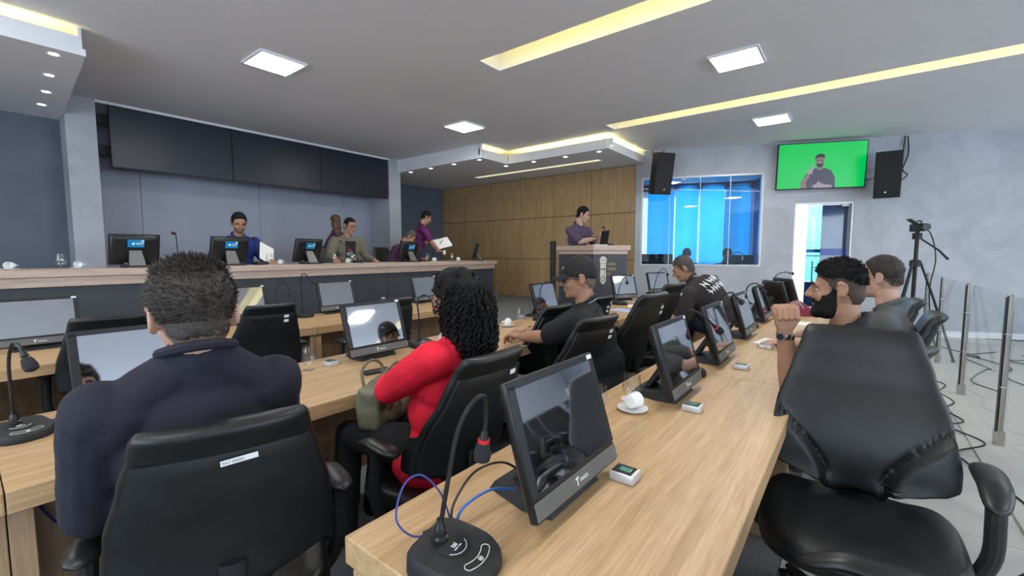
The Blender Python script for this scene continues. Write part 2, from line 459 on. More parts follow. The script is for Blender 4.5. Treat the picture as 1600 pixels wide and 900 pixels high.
# window into the control room
wn = struct(MB().box((0.125, -0.05, 1.97), (0.03, 0.10, 1.66), TW).box((2.175, -0.05, 1.97), (0.03, 0.10, 1.66), TW)
            .box((1.15, -0.05, 1.155), (2.08, 0.12, 0.03), TW).box((1.15, -0.05, 2.785), (2.08, 0.10, 0.03), TW).build('window_1', SILVER))
ed = [0.14, 0.625, 1.15, 1.66, 2.16]
for i in range(4):
    MB().box(((ed[i] + ed[i + 1]) / 2, -0.06 - 0.012 * (i % 2), 1.97), (ed[i + 1] - ed[i] - 0.004, 0.008, 1.60), TW).build('pane', WING, wn)
    if i:
        MB().box((ed[i], -0.055, 1.97), (0.012, 0.012, 1.60), TW).build('glass_edge', mat('polished_glass_edge', (0.62, 0.78, 0.82), 0.15, var=0.05), wn)
MB().box((0.86, -0.045, 2.755), (0.07, 0.03, 0.05), TW, 0.004).build('clamp', SILVER, wn)
# control room behind the window: back wall of backlit blue roller blinds, desk side, dark cabinet
cr = MB(); cr.box((1.44, -2.6, -0.06), (2.8, 4.8, 0.10), TW); struct(cr.build('floor_control_room', TILE))
cr = MB(); cr.box((1.44, -2.6, 3.05), (2.8, 4.8, 0.08), TW); struct(cr.build('ceiling_control_room', CEIL))
struct(MB().box((0.075, -2.6, 1.5), (0.06, 4.8, 3.0), TW).build('wall_control_left', mat('navy_wall', (0.02, 0.07, 0.20), 0.5, var=0.1)))
struct(MB().box((2.63, -0.30 - 1.3, 1.5), (0.06, 2.6, 3.0), TW).build('wall_control_right', mat('navy_wall', (0.02, 0.07, 0.20), 0.5)))
m = bpy.data.materials.new('blue_blind'); m.use_nodes = True; nt = m.node_tree
nt.nodes.remove(nt.nodes['Principled BSDF'])
tr = nt.nodes.new('ShaderNodeBsdfTranslucent'); df = nt.nodes.new('ShaderNodeBsdfDiffuse'); mx = nt.nodes.new('ShaderNodeMixShader')
nz = nt.nodes.new('ShaderNodeTexNoise'); nz.inputs['Scale'].default_value = 0.9; tc = nt.nodes.new('ShaderNodeTexCoord')
rp = nt.nodes.new('ShaderNodeValToRGB'); rp.color_ramp.elements[0].color = (0.012, 0.21, 0.50, 1); rp.color_ramp.elements[1].color = (0.035, 0.36, 0.68, 1)
nt.links.new(tc.outputs['Object'], nz.inputs['Vector']); nt.links.new(nz.outputs['Fac'], rp.inputs[0])
nt.links.new(rp.outputs[0], tr.inputs[0]); nt.links.new(rp.outputs[0], df.inputs[0])
mx.inputs[0].default_value = 0.25; nt.links.new(tr.outputs[0], mx.inputs[1]); nt.links.new(df.outputs[0], mx.inputs[2])
nt.links.new(mx.outputs[0], nt.nodes['Material Output'].inputs[0])
BLIND = m
bw = struct(MB().box((1.44, -2.42, 0.55), (2.7, 0.06, 1.2), TW).box((1.44, -2.42, 2.95), (2.7, 0.06, 0.2), TW).build('wall_control_back', mat('navy_wall', (0.02, 0.07, 0.20), 0.5)))
bl = [0.30, 0.93, 1.47, 2.02, 2.58]
for i in range(4):
    def fn(u, v, a=bl[i], b=bl[i + 1] - 0.035, i=i):
        return TW @ V((a + (b - a) * u, -2.36 + 0.16 * sin(pi * u) * (1 if i % 2 else 0.7) - 0.03 * (i % 2), 1.05 + 1.9 * v))
    o = MB().grid(fn, 14, 4).build('vertical_blind', BLIND)
    tag(o, ['leftmost blue blind panel behind the control room window', 'second blue blind panel from the left behind the window',
            'third blue blind panel from the left behind the window', 'rightmost pale blue blind panel behind the window'][i], 'blind', 'blue blinds of the control room')
area('control_room_daylight', wpt(1.75, 2.0, -3.0), (WN.x, WN.y, 0), 2.2, 2.4, 120, (0.9, 0.97, 1.0))
area('control_room_lamp', wpt(1.3, 2.95, -1.6), (0, 0, -1), 1.0, 0.6, 10, (0.9, 0.97, 1.0))

# doorway: two glass leaves, bright corridor beyond
dr = struct(MB().box((2.70, -0.09, 1.12), (0.03, 0.16, 2.25), TW).box((3.57, -0.09, 1.12), (0.03, 0.16, 2.25), TW).box((3.13, -0.09, 2.24), (0.9, 0.16, 0.03), TW).build('door_1', SILVER))
TEALG = clear_glass('pale_teal_glass', (0.42, 0.86, 0.92), 0.04)
NAVYG = mat('dark_blue_film_glass', (0.004, 0.03, 0.11), 0.08, var=0.1, coat=0.5)
BLUEB = mat('blue_film_band', (0.012, 0.06, 0.30), 0.3, var=0.05)
leaf = MB().box((3.15, -0.30, 1.55), (0.31, 0.010, 1.36), TW).build('glass_leaf', TEALG, dr)
MB().box((3.15, -0.294, 1.42), (0.31, 0.004, 0.06), TW).build('film_band', BLUEB, leaf)
MB().box((3.15, -0.294, 1.33), (0.31, 0.004, 0.02), TW).build('film_band', BLUEB, leaf)
MB().box((3.15, -0.30, 0.43), (0.31, 0.012, 0.86), TW).build('lower_panel', NAVYG, leaf)
hd = MB()
for x in (3.09, 3.22): hd.tube([TW @ V((x, -0.25, 0.66)), TW @ V((x, -0.25, 1.24))], 0.012)
hd.tube([TW @ V((3.09, -0.25, 1.12)), TW @ V((3.22, -0.25, 1.12))], 0.009); hd.tube([TW @ V((3.09, -0.25, 1.12)), TW @ V((3.09, -0.295, 1.12))], 0.009)
hd.build('pull_handle', GREYP, leaf)
lf2 = MB().box((3.365, -0.16, 1.12), (0.39, 0.010, 2.2), TW).build('glass_leaf', NAVYG, dr)
MB().box((3.365, -0.150, 1.40), (0.38, 0.004, 0.12), TW).build('film_band', mat('bright_blue_band', (0.01, 0.035, 0.30), 0.2, var=0.05), lf2)
MB().box((3.49, -0.10, 2.21), (0.12, 0.05, 0.05), TW, 0.004).build('door_closer', SILVER, dr)
struct(MB().box((3.4, -1.6, 0), (2.6, 2.9, 0.02), TW).build('floor_corridor', TILE))
struct(MB().box((3.4, -3.02, 1.5), (2.6, 0.06, 3.0), TW).build('wall_corridor', mat('white_corridor', (0.85, 0.87, 0.88), 0.8, var=0.02)))
area('corridor_daylight', wpt(3.6, 2.6, -1.5), (-WN.x * 0.5, -WN.y * 0.5, -0.6), 1.2, 1.6, 130, (0.95, 0.98, 1.0))

# dropped soffits with cove light
def soffit(name, poly, fascia, n):
    o = MB().prism(poly, 3.05, 3.105).build(name, CEIL); struct(o)
    for i in range(len(poly)):
        a, b = V((*poly[i], 0)), V((*poly[(i + 1) % len(poly)], 0))
        if i not in fascia: continue
        d = (b - a).normalized(); nrm = V((-d.y, d.x, 0)); L = (b - a).length
        T = M.Translation(a + V((0, 0, 0))) @ d.to_track_quat('X', 'Z').to_matrix().to_4x4()
        MB().box((L / 2, -0.004, 3.0775), (L + 0.008, 0.008, 0.056), T).build('edge_band', WHITE, o)
        MB().box((L / 2, 0.055, 3.16), (L - 0.1, 0.03, 0.11), T).build('fascia_board', WHITE, o)
        MB().box((L / 2, 0.13, 3.115), (L - 0.25, 0.04, 0.014), T).build('cove_light_strip', LEDC, o)
    return o
SP = [(8.13, 3.20), (8.13, 8.70), (5.86, 8.70), (5.86, 5.26), (6.58, 5.26), (6.58, 3.20)]
s1 = soffit('ceiling_soffit_right', SP[::-1], (), 0)
# wooden-wall soffit edges (clockwise seen from below): left side, step, long side, front
for (a, b), strip, full in ((((5.86, 8.6), (5.86, 5.26)), False, True), (((5.86, 5.26), (6.58, 5.26)), True, False), (((6.58, 5.26), (6.58, 3.20)), True, False), (((6.58, 3.20), (8.13, 3.20)), True, False)):
    a = V((*a, 0)); b = V((*b, 0)); d = (b - a).normalized(); L = (b - a).length
    T = M(((d.x, -d.y, 0, a.x), (d.y, d.x, 0, a.y), (0, 0, 1, 0), (0, 0, 0, 1)))
    MB().box((L / 2, -0.004, 3.0775), (L + 0.008, 0.008, 0.056), T).build('edge_band', WHITE, s1)
    if full: MB().box((L / 2, 0.01, 3.19), (L, 0.02, 0.22), T).build('fascia_board', WHITE, s1)
    else: MB().box((L / 2 + 0.03, 0.055, 3.16), (L + 0.06, 0.03, 0.11), T).build('fascia_board', WHITE, s1)
    if strip: MB().box((L / 2 + 0.05, 0.14, 3.115), (L - 0.1, 0.04, 0.014), T).build('cove_light_strip', LEDC, s1)
s2 = struct(MB().prism([(-3.5, 5.26), (0.82, 5.26), (0.955, 7.62), (0.955, 7.99), (-3.5, 7.99)], 3.05, 3.105).build('ceiling_soffit_left', CEIL))
MB().span(-3.5, 0.824, 5.252, 5.26, 3.05, 3.107).build('edge_band', WHITE, s2)
MB().span(-3.5, 0.81, 5.29, 5.32, 3.105, 3.215).build('fascia_board', WHITE, s2)
MB().prism([(0.79, 5.321), (0.815, 5.321), (0.95, 7.62), (0.92, 7.62)], 3.105, 3.299).build('fascia_board', CEIL, s2)
MB().span(-3.4, 0.70, 5.36, 5.40, 3.106, 3.12).build('cove_light_strip', LEDC, s2)
# slot in the soffit's underside
t = thing('soffit_slot_light', (7.3, 5.2, 3.05), 0, 'short warm light slot in the soffit along the wooden wall', 'light')
MB().span(-0.06, 0.06, -1.5, 1.5, -0.004, 0.0).build('diffuser', mat('warm_diffuser', (0.9, 0.88, 0.7), 0.5, var=0.02, emit=(1.0, 0.9, 0.55), estr=0.75), t)
MB().span(-0.075, -0.06, -1.5, 1.5, -0.006, 0).span(0.06, 0.075, -1.5, 1.5, -0.006, 0).span(-0.075, 0.075, 1.5, 1.515, -0.006, 0).span(-0.075, 0.075, -1.515, -1.5, -0.006, 0).build('frame', WHITE, t)

# downlights
SPOTE = mat('spot_lens', (1, 1, 1), 0.3, var=0.01, emit=(1.0, 0.93, 0.82), estr=38)
sp = thing('downlight', (0, 0, 3.05), 0)
MB().lathe([(0.030, -0.001), (0.046, -0.001), (0.048, -0.004), (0.044, -0.007), (0.032, -0.004), (0.030, -0.001)], 24, caps=False).build('rim', WHITE, sp)
MB().lathe([(0.0005, -0.0035), (0.032, -0.003), (0.032, -0.001), (0.0005, -0.001)], 24).build('lens', SPOTE, sp)
spots = [(0.646, 5.392), (0.684, 6.054), (0.724, 6.695), (0.746, 7.304), (5.98, 7.33), (5.96, 6.685), (5.96, 6.045), (5.96, 5.40), (6.70, 5.381), (6.70, 4.728), (6.70, 4.055), (6.70, 3.415)]
SL = ['left soffit spotlight nearest the cove edge', 'second spotlight of the left soffit', 'third spotlight of the left soffit', 'left soffit spotlight nearest the dark wall',
      'spotlight beside the far pillar', 'second spotlight out from the far pillar', 'third spotlight out from the far pillar', 'spotlight at the outer soffit corner',
      'spotlight at the inner soffit corner', 'second spotlight on the wooden-wall soffit edge', 'third spotlight on the wooden-wall soffit edge', 'spotlight at the soffit corner nearest the control room window']
for i, (x, y) in enumerate(spots):
    if i == 0: sp.location = (x, y, 3.05); tag(sp, 'small round ' + SL[0], 'light', 'recessed spotlights')
    else: dup(sp, (x, y, 3.05), 0, 'small round ' + SL[i], 'light', 'recessed spotlights')
# square panel lights
PANE = mat('led_panel', (1, 1, 1), 0.4, var=0.01, emit=(1.0, 0.98, 0.955), estr=PANEL_L)
pl = thing('panel_light', (0, 0, ZC), 0)
MB().span(-0.225, 0.225, -0.225, -0.205, -0.022, 0).span(-0.225, 0.225, 0.205, 0.225, -0.022, 0).span(-0.225, -0.205, -0.205, 0.205, -0.022, 0).span(0.205, 0.225, -0.205, 0.205, -0.022, 0).build('frame', WHITE, pl)
MB().span(-0.206, 0.206, -0.206, 0.206, -0.020, -0.004).build('diffuser', PANE, pl)
PLs = [((2.145, 4.72), 'square ceiling panel light over the left desks'), ((4.93, 4.77), 'square ceiling panel light above the speaker desk row, middle of the ceiling'),
       ((4.92, 1.02), 'square ceiling panel light between the two ceiling slots'), ((7.40, 1.04), 'square ceiling panel light nearest the screen wall'),
       ((2.145, 1.02), 'square ceiling panel light almost above the camera'), ((-0.64, 4.72), 'square ceiling panel light left of the camera'), ((-0.64, 1.02), 'square ceiling panel light behind the camera'),
       ((2.145, -2.68), 'square ceiling panel light over the first public seats'), ((4.92, -2.68), 'square ceiling panel light over the middle public seats'),
       ((7.4, -2.68), 'square ceiling panel light over the far public seats'), ((-0.64, -2.68), 'square ceiling panel light at the public entrance'), ((4.92, -5.6), 'square ceiling panel light by the tall windows'),
       ((-3.0, 4.72), 'added unseen ceiling panel light far left near the dais'), ((-3.0, 1.02), 'added unseen ceiling panel light far left behind the camera')]  # last two panels are added out of view to brighten the left ceiling
for i, ((x, y), lb) in enumerate(PLs):
    if i == 0: pl.location = (x, y, ZC); tag(pl, lb, 'light', 'square ceiling panel lights')
    else: dup(pl, (x, y, ZC), 0, lb, 'light', 'square ceiling panel lights')

# video wall of three dark screens
vw = [1.36, 2.765, 4.18, 5.604]
VS = mat('dark_display', (0.018, 0.022, 0.034), 0.34, var=0.05)
for i in range(3):
    t = thing('video_wall_panel', ((vw[i] + vw[i + 1]) / 2, 7.6, 2.49), 0, ['left', 'middle', 'right'][i] + ' dark switched-off display of the video wall above the dais', 'display', 'video wall displays')
    w = (vw[i + 1] - vw[i]) / 2
    MB().span(-w + 0.002, w - 0.002, 0.0, 0.07, 0, 0.77, 0.004).build('body', BLACKP, t)
    MB().span(-w + 0.012, w - 0.012, -0.003, 0.001, 0.012, 0.758).build('screen', VS, t)
t = thing('mounting_rail', (3.45, 7.75, 2.5), 0, 'black steel rails holding the video wall between the pillars', 'bracket')
for z in (0.16, 0.55): MB().span(-2.20, 2.17, 0.0, 0.05, z, z + 0.12).build('rail', BLACKM, t)
struct(MB().span(1.24, 5.636, 7.595, 7.61, 3.268, 3.30).build('trim_3', WHITE))
# ------------------------------------------------------------------ desks
def desk(x0, x1, y0, y1, label, legs=(0, 1), modesty='back', group='oak desks of the plenary'):
    t = thing('desk', ((x0 + x1) / 2, (y0 + y1) / 2, 0), 0, label, 'desk', group)
    w, d = (x1 - x0) / 2 - 0.0015, (y1 - y0) / 2
    MB().span(-w, w, -d, d, 0.685, 0.75, 0.003).build('desk_top', OAK, t)
    for k in legs:
        sx = (-w + 0.0, -w + 0.05) if k == 0 else (w - 0.05, w)
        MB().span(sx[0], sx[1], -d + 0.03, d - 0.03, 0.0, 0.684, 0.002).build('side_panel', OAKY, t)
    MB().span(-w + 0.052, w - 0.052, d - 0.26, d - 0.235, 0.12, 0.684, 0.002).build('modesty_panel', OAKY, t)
    return t
desk(0.503, 2.40, 0.175, 0.87, 'oak desk nearest the camera, carrying the large foreground touch monitor')
desk(2.40, 4.30, 0.175, 0.87, 'oak desk where the bearded man rests his elbows')
desk(4.30, 6.25, 0.175, 0.87, 'oak desk at the far end of the right-hand row, below the cement wall')
desk(-1.85, 0.05, 1.74, 2.50, 'oak desk at the left picture edge, left of the man in navy')
desk(0.05, 1.95, 1.74, 2.50, 'oak desk in front of the man in navy and the woman in red')
desk(1.95, 3.85, 1.74, 2.50, 'oak desk in front of the man in the black cap')
desk(3.85, 5.75, 1.74, 2.50, 'oak desk beside the lectern, right of the man in the black cap')
desk(5.75, 7.15, 1.74, 2.50, 'short oak desk at the far end of the middle row')
desk(-1.9, 0.0, 3.60, 4.40, 'oak desk of the row below the dais, beyond the left edge')
desk(0.0, 1.90, 3.60, 4.40, 'oak desk of the row below the dais, left of the panel joint')
desk(1.90, 4.18, 3.60, 4.40, 'oak desk of the row below the dais, nearest the wooden wall')

# dais counter
for i, (a, b, lb) in enumerate(((-0.9, 1.58, 'left section of the raised dais counter with charcoal front'), (1.58, 4.06, 'middle section of the raised dais counter with charcoal front'),
                                (4.06, 6.57, 'right section of the raised dais counter ending by the wooden wall'))):
    t = thing('dais_counter', ((a + b) / 2, 5.5, 0.37), 0, lb, 'counter', 'sections of the dais counter')
    w = (b - a) / 2 - 0.002
    MB().span(-w, w, 0.0, 0.62, 0.80, 0.865, 0.003).build('counter_top', DAISW, t)
    MB().span(-w, w - (0.05 if i == 2 else 0), 0.02, 0.55, 0.715, 0.797, 0.002).build('counter_band', DAISW, t)
    MB().span(-w, w - (0.05 if i == 2 else 0), 0.05, 0.08, 0.001, 0.714, 0.002).build('front_panel', DAISD, t)
    MB().span(w - 0.09, w - 0.05, 0.08, 0.50, 0.001, 0.714, 0.002).build('side_panel', DAISD, t)

# lectern
PA, PB, PL = V((5.80, 3.02, 0)), V((6.21, 2.67, 0)), V((6.00, 3.74, 0)); PD = PB + PL - PA
t = thing('lectern', (*((PA + PB + PL + PD) / 4).xy, 0.37), 0, 'charcoal lectern with oak top and pale city crest', 'lectern')
PC = (PA + PB + PL + PD) / 4
def ppoly(k): return [((q - PC) * k).xy for q in (PA, PB, PD, PL)]
MB().prism(ppoly(1.08), 1.055, 1.125).build('lectern_top', DAISW, t)
MB().prism(ppoly(1.0), 0.995, 1.054).build('lectern_band', DAISW, t)
MB().prism(ppoly(0.99), 0.0, 0.994).build('lectern_body', DAISD, t)
dx = (PB - PA).normalized(); TF = M(((dx.x, 0, dx.y, PA.x - PC.x + 0.99 * 0), (dx.y, 0, -dx.x, PA.y - PC.y), (0, 1, 0, 0), (0, 0, 0, 1)))
CREAM = mat('cream_crest', (0.66, 0.60, 0.48), 0.4, var=0.06); GOLDL = mat('brass_letters', (0.42, 0.31, 0.16), 0.4, metal=0.4, var=0.08)
cr = MB()
nrm = V((dx.y, -dx.x, 0))
def onface(u, z, off=0.012): return (PA - PC) * 0.995 + dx * u + nrm * off + V((0, 0, z))
def plate(poly, off0=0.0, off1=0.012):
    return MB().loft([[onface(u, z, off0) for u, z in poly], [onface(u, z, off1) for u, z in poly]])
crown = [(0.105, 0.86), (0.095, 0.92), (0.115, 0.95), (0.15, 0.965), (0.185, 0.95), (0.205, 0.92), (0.195, 0.86)]
plate(crown).build('crest_crown', CREAM, t)
plate([(0.105, 0.855), (0.195, 0.855), (0.195, 0.60), (0.17, 0.56), (0.15, 0.55), (0.13, 0.56), (0.105, 0.60)]).build('crest_shield', CREAM, t)
for k in range(4): plate([(0.12 + 0.018 * k, 0.885), (0.124 + 0.018 * k, 0.885), (0.122 + 0.021 * k, 0.935), (0.118 + 0.021 * k, 0.935)], 0.012, 0.014).build('crown_line', DAISD, t)
plate([(0.105, 0.765), (0.195, 0.765), (0.195, 0.785), (0.105, 0.785)], 0.012, 0.015).build('shield_bar', GREYP, t)
plate([(0.165, 0.845), (0.170, 0.845), (0.170, 0.62), (0.165, 0.62)], 0.012, 0.015).build('shield_bar', GREYP, t)
rg = MB(); c0 = onface(0.145, 0.635, 0.016)
rg.tube([c0 + dx * 0.028 * cos(a) + V((0, 0, 0.04 * sin(a))) for a in [k * pi / 12 for k in range(25)]], 0.004, 6); rg.build('crest_ring', DAISD, t)
for s_, zz, wd in (('CAMARA', 0.825, 0.145), ('MUNICIPAL', 0.755, 0.145), ('DE', 0.685, 0.05)):
    me = text_mesh('lettering', s_, 0.075, GOLDL, 0.004)
    xs = [q.co.x for q in me.vertices]; k = wd / (max(xs) - min(xs))
    for q in me.vertices:
        p = onface(0.215 + (q.co.x - min(xs)) * k, zz + q.co.y * 0.85, 0.006 + q.co.z); q.co = p
    obj('lettering', me, t)

# ------------------------------------------------------------------ office chair (faces +Y)
def chair_back(front_relief=True):
    NV, NA = 60, 120; rings = []
    wk = [(0, .085), (.05, .092), (.09, .118), (.125, .18), (.16, .232), (.20, .252), (.30, .254), (.50, .238), (.75, .200), (.9, .176), (1, .164)]
    def w_of(v):
        for (a, wa), (b, wb) in zip(wk, wk[1:]):
            if v <= b: return wa + (wb - wa) * sst(a, b, v) * 0.5 + (wb - wa) * (v - a) / (b - a) * 0.5
        return wk[-1][1]
    for i in range(NV):
        v = i / (NV - 1); v = 0.5 - 0.5 * cos(pi * v)
        e = 1.0
        if v > 0.955: e = sqrt(max(0.0, 1 - ((v - 0.955) / 0.0452) ** 2))
        if v < 0.04: e = sqrt(max(0.0, 1 - ((0.04 - v) / 0.0402) ** 2))
        w = w_of(v) * (0.90 + 0.10 * e); th = (0.030 + 0.010 * sst(0.84, 0.97, v)) * max(e, 0.03)
        yc = -0.185 + 0.028 * sin(pi * min(1, v * 1.5)) - 0.155 * v ** 1.4 - 0.012 * sst(0.86, 1.0, v)
        z = 0.475 + 0.545 * v
        ring = []
        for k in range(NA):
            h = NA // 2; kk = k % h; uu = -cos(pi * (kk + 0.0) / h); uu = 0.45 * uu + 0.55 * (-1 + 2 * kk / h)
            f = (1 - abs(uu) ** 5) ** 0.5
            if k >= h: uu = -uu; f = -f
            x = w * uu
            u = abs(x) / max(w, 1e-4)
            y = yc + th * f + 0.05 * u ** 2.2 * (1 - 0.6 * v)
            if f > 0:
                x0 = 0.078 + 0.19 * max(0.0, (v - 0.10) / 0.42) ** 1.5
                y += 0.044 * sst(x0, x0 + 0.022, abs(x)) * (1 - sst(0.44, 0.58, v)) * sst(0.03, 0.09, v)
                y -= 0.012 * math.exp(-((abs(x) - x0) / 0.008) ** 2) * (1 - sst(0.45, 0.62, v))
            ring.append((x, y, z))
        rings.append(ring)
    shell = []
    for i in range(24):
        v = 0.10 + 0.76 * i / 23; e = 1.0
        if i == 0 or i == 23: e = 0.5
        w = w_of(v) * 0.93; ring = []
        yc = -0.185 + 0.028 * sin(pi * min(1, v * 1.5)) - 0.155 * v ** 1.4 - 0.030
        for k in range(25):
            x = -w + 2 * w * k / 24; u = abs(x) / w
            ring.append((x, yc + 0.05 * (u * .93) ** 2.2 * (1 - 0.6 * v) - 0.008 * (1 - u ** 8) * (1 if e == 1 else 0), 0.475 + 0.545 * v))
        for k in range(24, -1, -1):
            x = -w + 2 * w * k / 24; u = abs(x) / w
            ring.append((x, yc + 0.05 * (u * .93) ** 2.2 * (1 - 0.6 * v) + 0.012, 0.475 + 0.545 * v))
        shell.append(ring)
    return MB().loft(rings), MB().loft(shell)
SHELL = mat('chair_back_leather', (0.011, 0.013, 0.014), 0.5, var=0.25, vscale=12, bump=0.10, bscale=420)
def make_chair():
    t = thing('office_chair', (0, 0, 0))
    b1, b2 = chair_back()
    b1.build('backrest', LEATHER, t, 60); b2.build('back_shell', SHELL, t, 50)
    rings = []
    for i in range(13):
        q = i / 12; a = pi * q; e = sin(a) ** 0.5 if 0 < q < 1 else 0.0
        rg = []
        for k in range(64):
            b = 2 * pi * k / 64
            x = 0.255 * (0.80 + 0.20 * e) * math.copysign(abs(cos(b)) ** 0.6, cos(b)); y = 0.01 + 0.245 * (0.80 + 0.20 * e) * math.copysign(abs(sin(b)) ** 0.6, sin(b))
            if i in (0, 12): x *= 0.9; y *= 0.9
            z = 0.415 - 0.045 * cos(a)
            if q > 0.5:
                z += 0.022 * sst(0.12, 0.22, abs(x)) * sst(0.22, -0.1, y) - 0.012 * sst(0.14, 0.25, y) - 0.010 * math.exp(-(y / 0.12) ** 2 - (x / 0.1) ** 2)
            rg.append((x, y, z))
        rings.append(rg)
    sb = MB(); sb.loft(rings, caps=False)
    n = 64; top = len(sb.v) - n; cz = sb.v[top][2]
    for ringbase, sgn in ((top, 1), (0, -1)):
        prev = list(range(ringbase, ringbase + n)); 
        for kk in (0.75, 0.5, 0.25):
            cur = []
            for k in range(n):
                x, y, z = sb.v[ringbase + k]; x, y = x * kk / 1.0, (y - 0.01) * kk + 0.01
                zz = z if sgn < 0 else 0.460 + 0.022 * sst(0.12, 0.22, abs(x)) * sst(0.22, -0.1, y) - 0.012 * sst(0.14, 0.25, y) - 0.012 * math.exp(-(y / 0.12) ** 2 - (x / 0.1) ** 2)
                sb.v.append((x, y, zz)); cur.append(len(sb.v) - 1)
            for k in range(n): sb.f.append((prev[k], prev[(k + 1) % n], cur[(k + 1) % n], cur[k]))
            prev = cur
        sb.f.append(tuple(prev))
    sb.build('seat', LEATHER, t, 60)
    MB().box((0, 0, 0.355), (0.24, 0.26, 0.03), None, 0.01).build('seat_pan', BLACKM, t)
    MB().tube(catmull([(0, -0.10, 0.345), (0, -0.20, 0.355), (0, -0.235, 0.42), (0, -0.225, 0.54), (0, -0.225, 0.62)], 4), 0.03, 10, flat=0.45).build('back_bar', BLACKM, t)
    for s_ in (-1, 1):
        MB().tube(catmull([(s_ * 0.10, 0.0, 0.345), (s_ * 0.24, 0.0, 0.355), (s_ * 0.295, 0.0, 0.44), (s_ * 0.30, 0.0, 0.56), (s_ * 0.295, -0.005, 0.655)], 5), [0.022] * 20 + [0.026], 10).build('arm_support', BLACKM, t)
        rr = []
        for i in range(15):
            q = i / 14; y = -0.13 + 0.27 * q; e = max(0.02, sqrt(max(0, 1 - (2 * q - 1) ** 4)))
            w = 0.042 * e * (1 - 0.25 * q); zc = 0.668 - 0.03 * sst(0.6, 1, q); 
            rr.append([(s_ * (0.292 - 0.02 * q * q) + w * cos(2 * pi * k / 16), y, zc + 0.018 * e * sin(2 * pi * k / 16)) for k in range(16)])
        MB().loft(rr).build('armrest', BLACKP, t, 60)
    MB().lathe([(0.028, 0.10), (0.028, 0.24), (0.022, 0.24), (0.022, 0.34), (0.05, 0.34)], 18).build('gas_column', BLACKP, t)
    for k in range(5):
        a = 2 * pi * k / 5 + 0.3; d = V((cos(a), sin(a), 0))
        MB().tube([V((0, 0, 0.105)) + d * 0.02, d * 0.15 + V((0, 0, 0.10)), d * 0.30 + V((0, 0, 0.075))], [0.030, 0.025, 0.018], 8, flat=0.7).build('base_leg', BLACKP, t)
        pp = V((-d.y, d.x, 0)); c = MB()
        for s_ in (-1, 1):
            c0 = d * 0.305 + pp * s_ * 0.014 + V((0, 0, 0.028))
            c.tube([c0 - pp * 0.009, c0 - pp * 0.007, c0 + pp * 0.007, c0 + pp * 0.009], [0.022, 0.028, 0.028, 0.022], 16)
        c.build('caster', BLACKP, t)
    return t
CH = make_chair()
TAGP = MB().span(-0.016, 0.016, -0.0006, 0.0006, -0.010, 0.010).mesh('asset_tag', TAG)
CH_USED = [0]
def chair(x, y, rz, label, tags=2, scale=1.0, z=0.0, group='black office chairs'):
    if CH_USED[0] == 0:
        CH_USED[0] = 1; c = CH; KIDS_ready = dup  # first use moves the prototype after its parts are recorded
        def rec(p): return [(q, rec(q)) for q in bpy.data.objects if q.parent == p]
        KIDS[CH.name] = rec(CH)
        c.location = (x, y, z); c.rotation_euler = (0, 0, R(rz)); tag(c, label, 'chair', group); c.scale = (scale,) * 3
    else:
        c = dup(CH, (x, y, z), rz, label, 'chair', group, (scale,) * 3)
    for k in range(tags):
        o = obj('asset_tag', TAGP, c); o.location = (0.095, -0.341 + 0.0095 * k, 0.925 - 0.034 * k); o.rotation_euler = (R(14), R(-3), 0)
    return c
c1 = chair(0.45, 1.39, -17, 'black leather office chair under the man in navy, white strip label on its back', 0)
o = obj('name_strip', MB().span(-0.036, 0.036, -0.0006, 0.0006, -0.007, 0.007).mesh('name_strip', TAG), c1); o.location = (0.02, -0.346, 0.925); o.rotation_euler = (R(14), R(-4), 0)
me = text_mesh('lettering', 'PAT 00000', 0.009, INK, 0.0001)
for q in me.vertices: q.co = V((q.co.x - 0.033, -0.001, q.co.y - 0.003))
obj('lettering', me, o)
chair(1.22, 1.365, 0, 'black office chair the woman in red sits on, one pale tag on its back', 1)
chair(2.22, 1.42, -8, 'black office chair behind the man in the black cap', 2, 1.02)
chair(2.86, 1.39, -4, 'high black empty office chair pulled out right of the man in the cap', 2, 1.10)
chair(3.78, 1.55, -4, 'high black empty office chair left of the man bending over', 1, 1.11)
chair(3.22, 1.92, -8, 'low black office chair tucked under the desk behind the man in the cap', 2, 1.02)
chair(2.62, 1.96, 0, 'black office chair tucked in, its top edge showing before the face under the cap', 0, 1.0)
chair(5.05, 1.02, 16, 'black office chair under the man bending over', 0, 0.92)
chair(6.7, 1.30, 170, 'black empty office chair far off below the control room window', 0, 1.04)
chair(0.60, 3.70, -10, 'black empty office chair behind the monitor of the man in navy', 0, 1.0)
chair(1.42, 3.58, -6, 'black empty office chair with two white tags, right of the man in navy', 2, 1.0)
chair(2.22, 3.24, -4, 'black office chair peeking above the monitor left of the woman in red', 0, 1.0)
chair(1.82, -0.04, 92, 'large black empty office chair in the right foreground, turned to the camera', 0, 1.07)
chair(2.66, 0.06, -32, 'black office chair under the bearded man', 0, 0.96)
chair(3.46, -0.04, 0, 'black office chair under the man in the grey t-shirt', 0, 1.02)
chair(4.26, -0.02, 4, 'black empty office chair beyond the man in grey, blue window glint on its top', 0, 1.03)
chair(0.95, -0.06, 0, 'black office chair below the camera, only its armrest in the picture', 0, 1.0)
chair(2.30, 6.45, 180, 'black chair behind the dais under the man in blue', 0, 0.9, 0.57)
chair(3.80, 6.50, 180, 'black chair behind the dais under the man in the khaki jacket', 0, 0.9, 0.57)
chair(4.86, 6.55, 180, 'black chair behind the dais under the man bent over in purple', 0, 0.9, 0.57)
for j, yy in enumerate((-2.5, -3.55, -4.6)):
    for i in range(7):
        chair(2.2 + i * 0.72 + 0.2 * j, yy, 0, 'black public seat mirrored in the foreground monitor', 0, 1.0, 0.0, 'public seats mirrored in the screen')

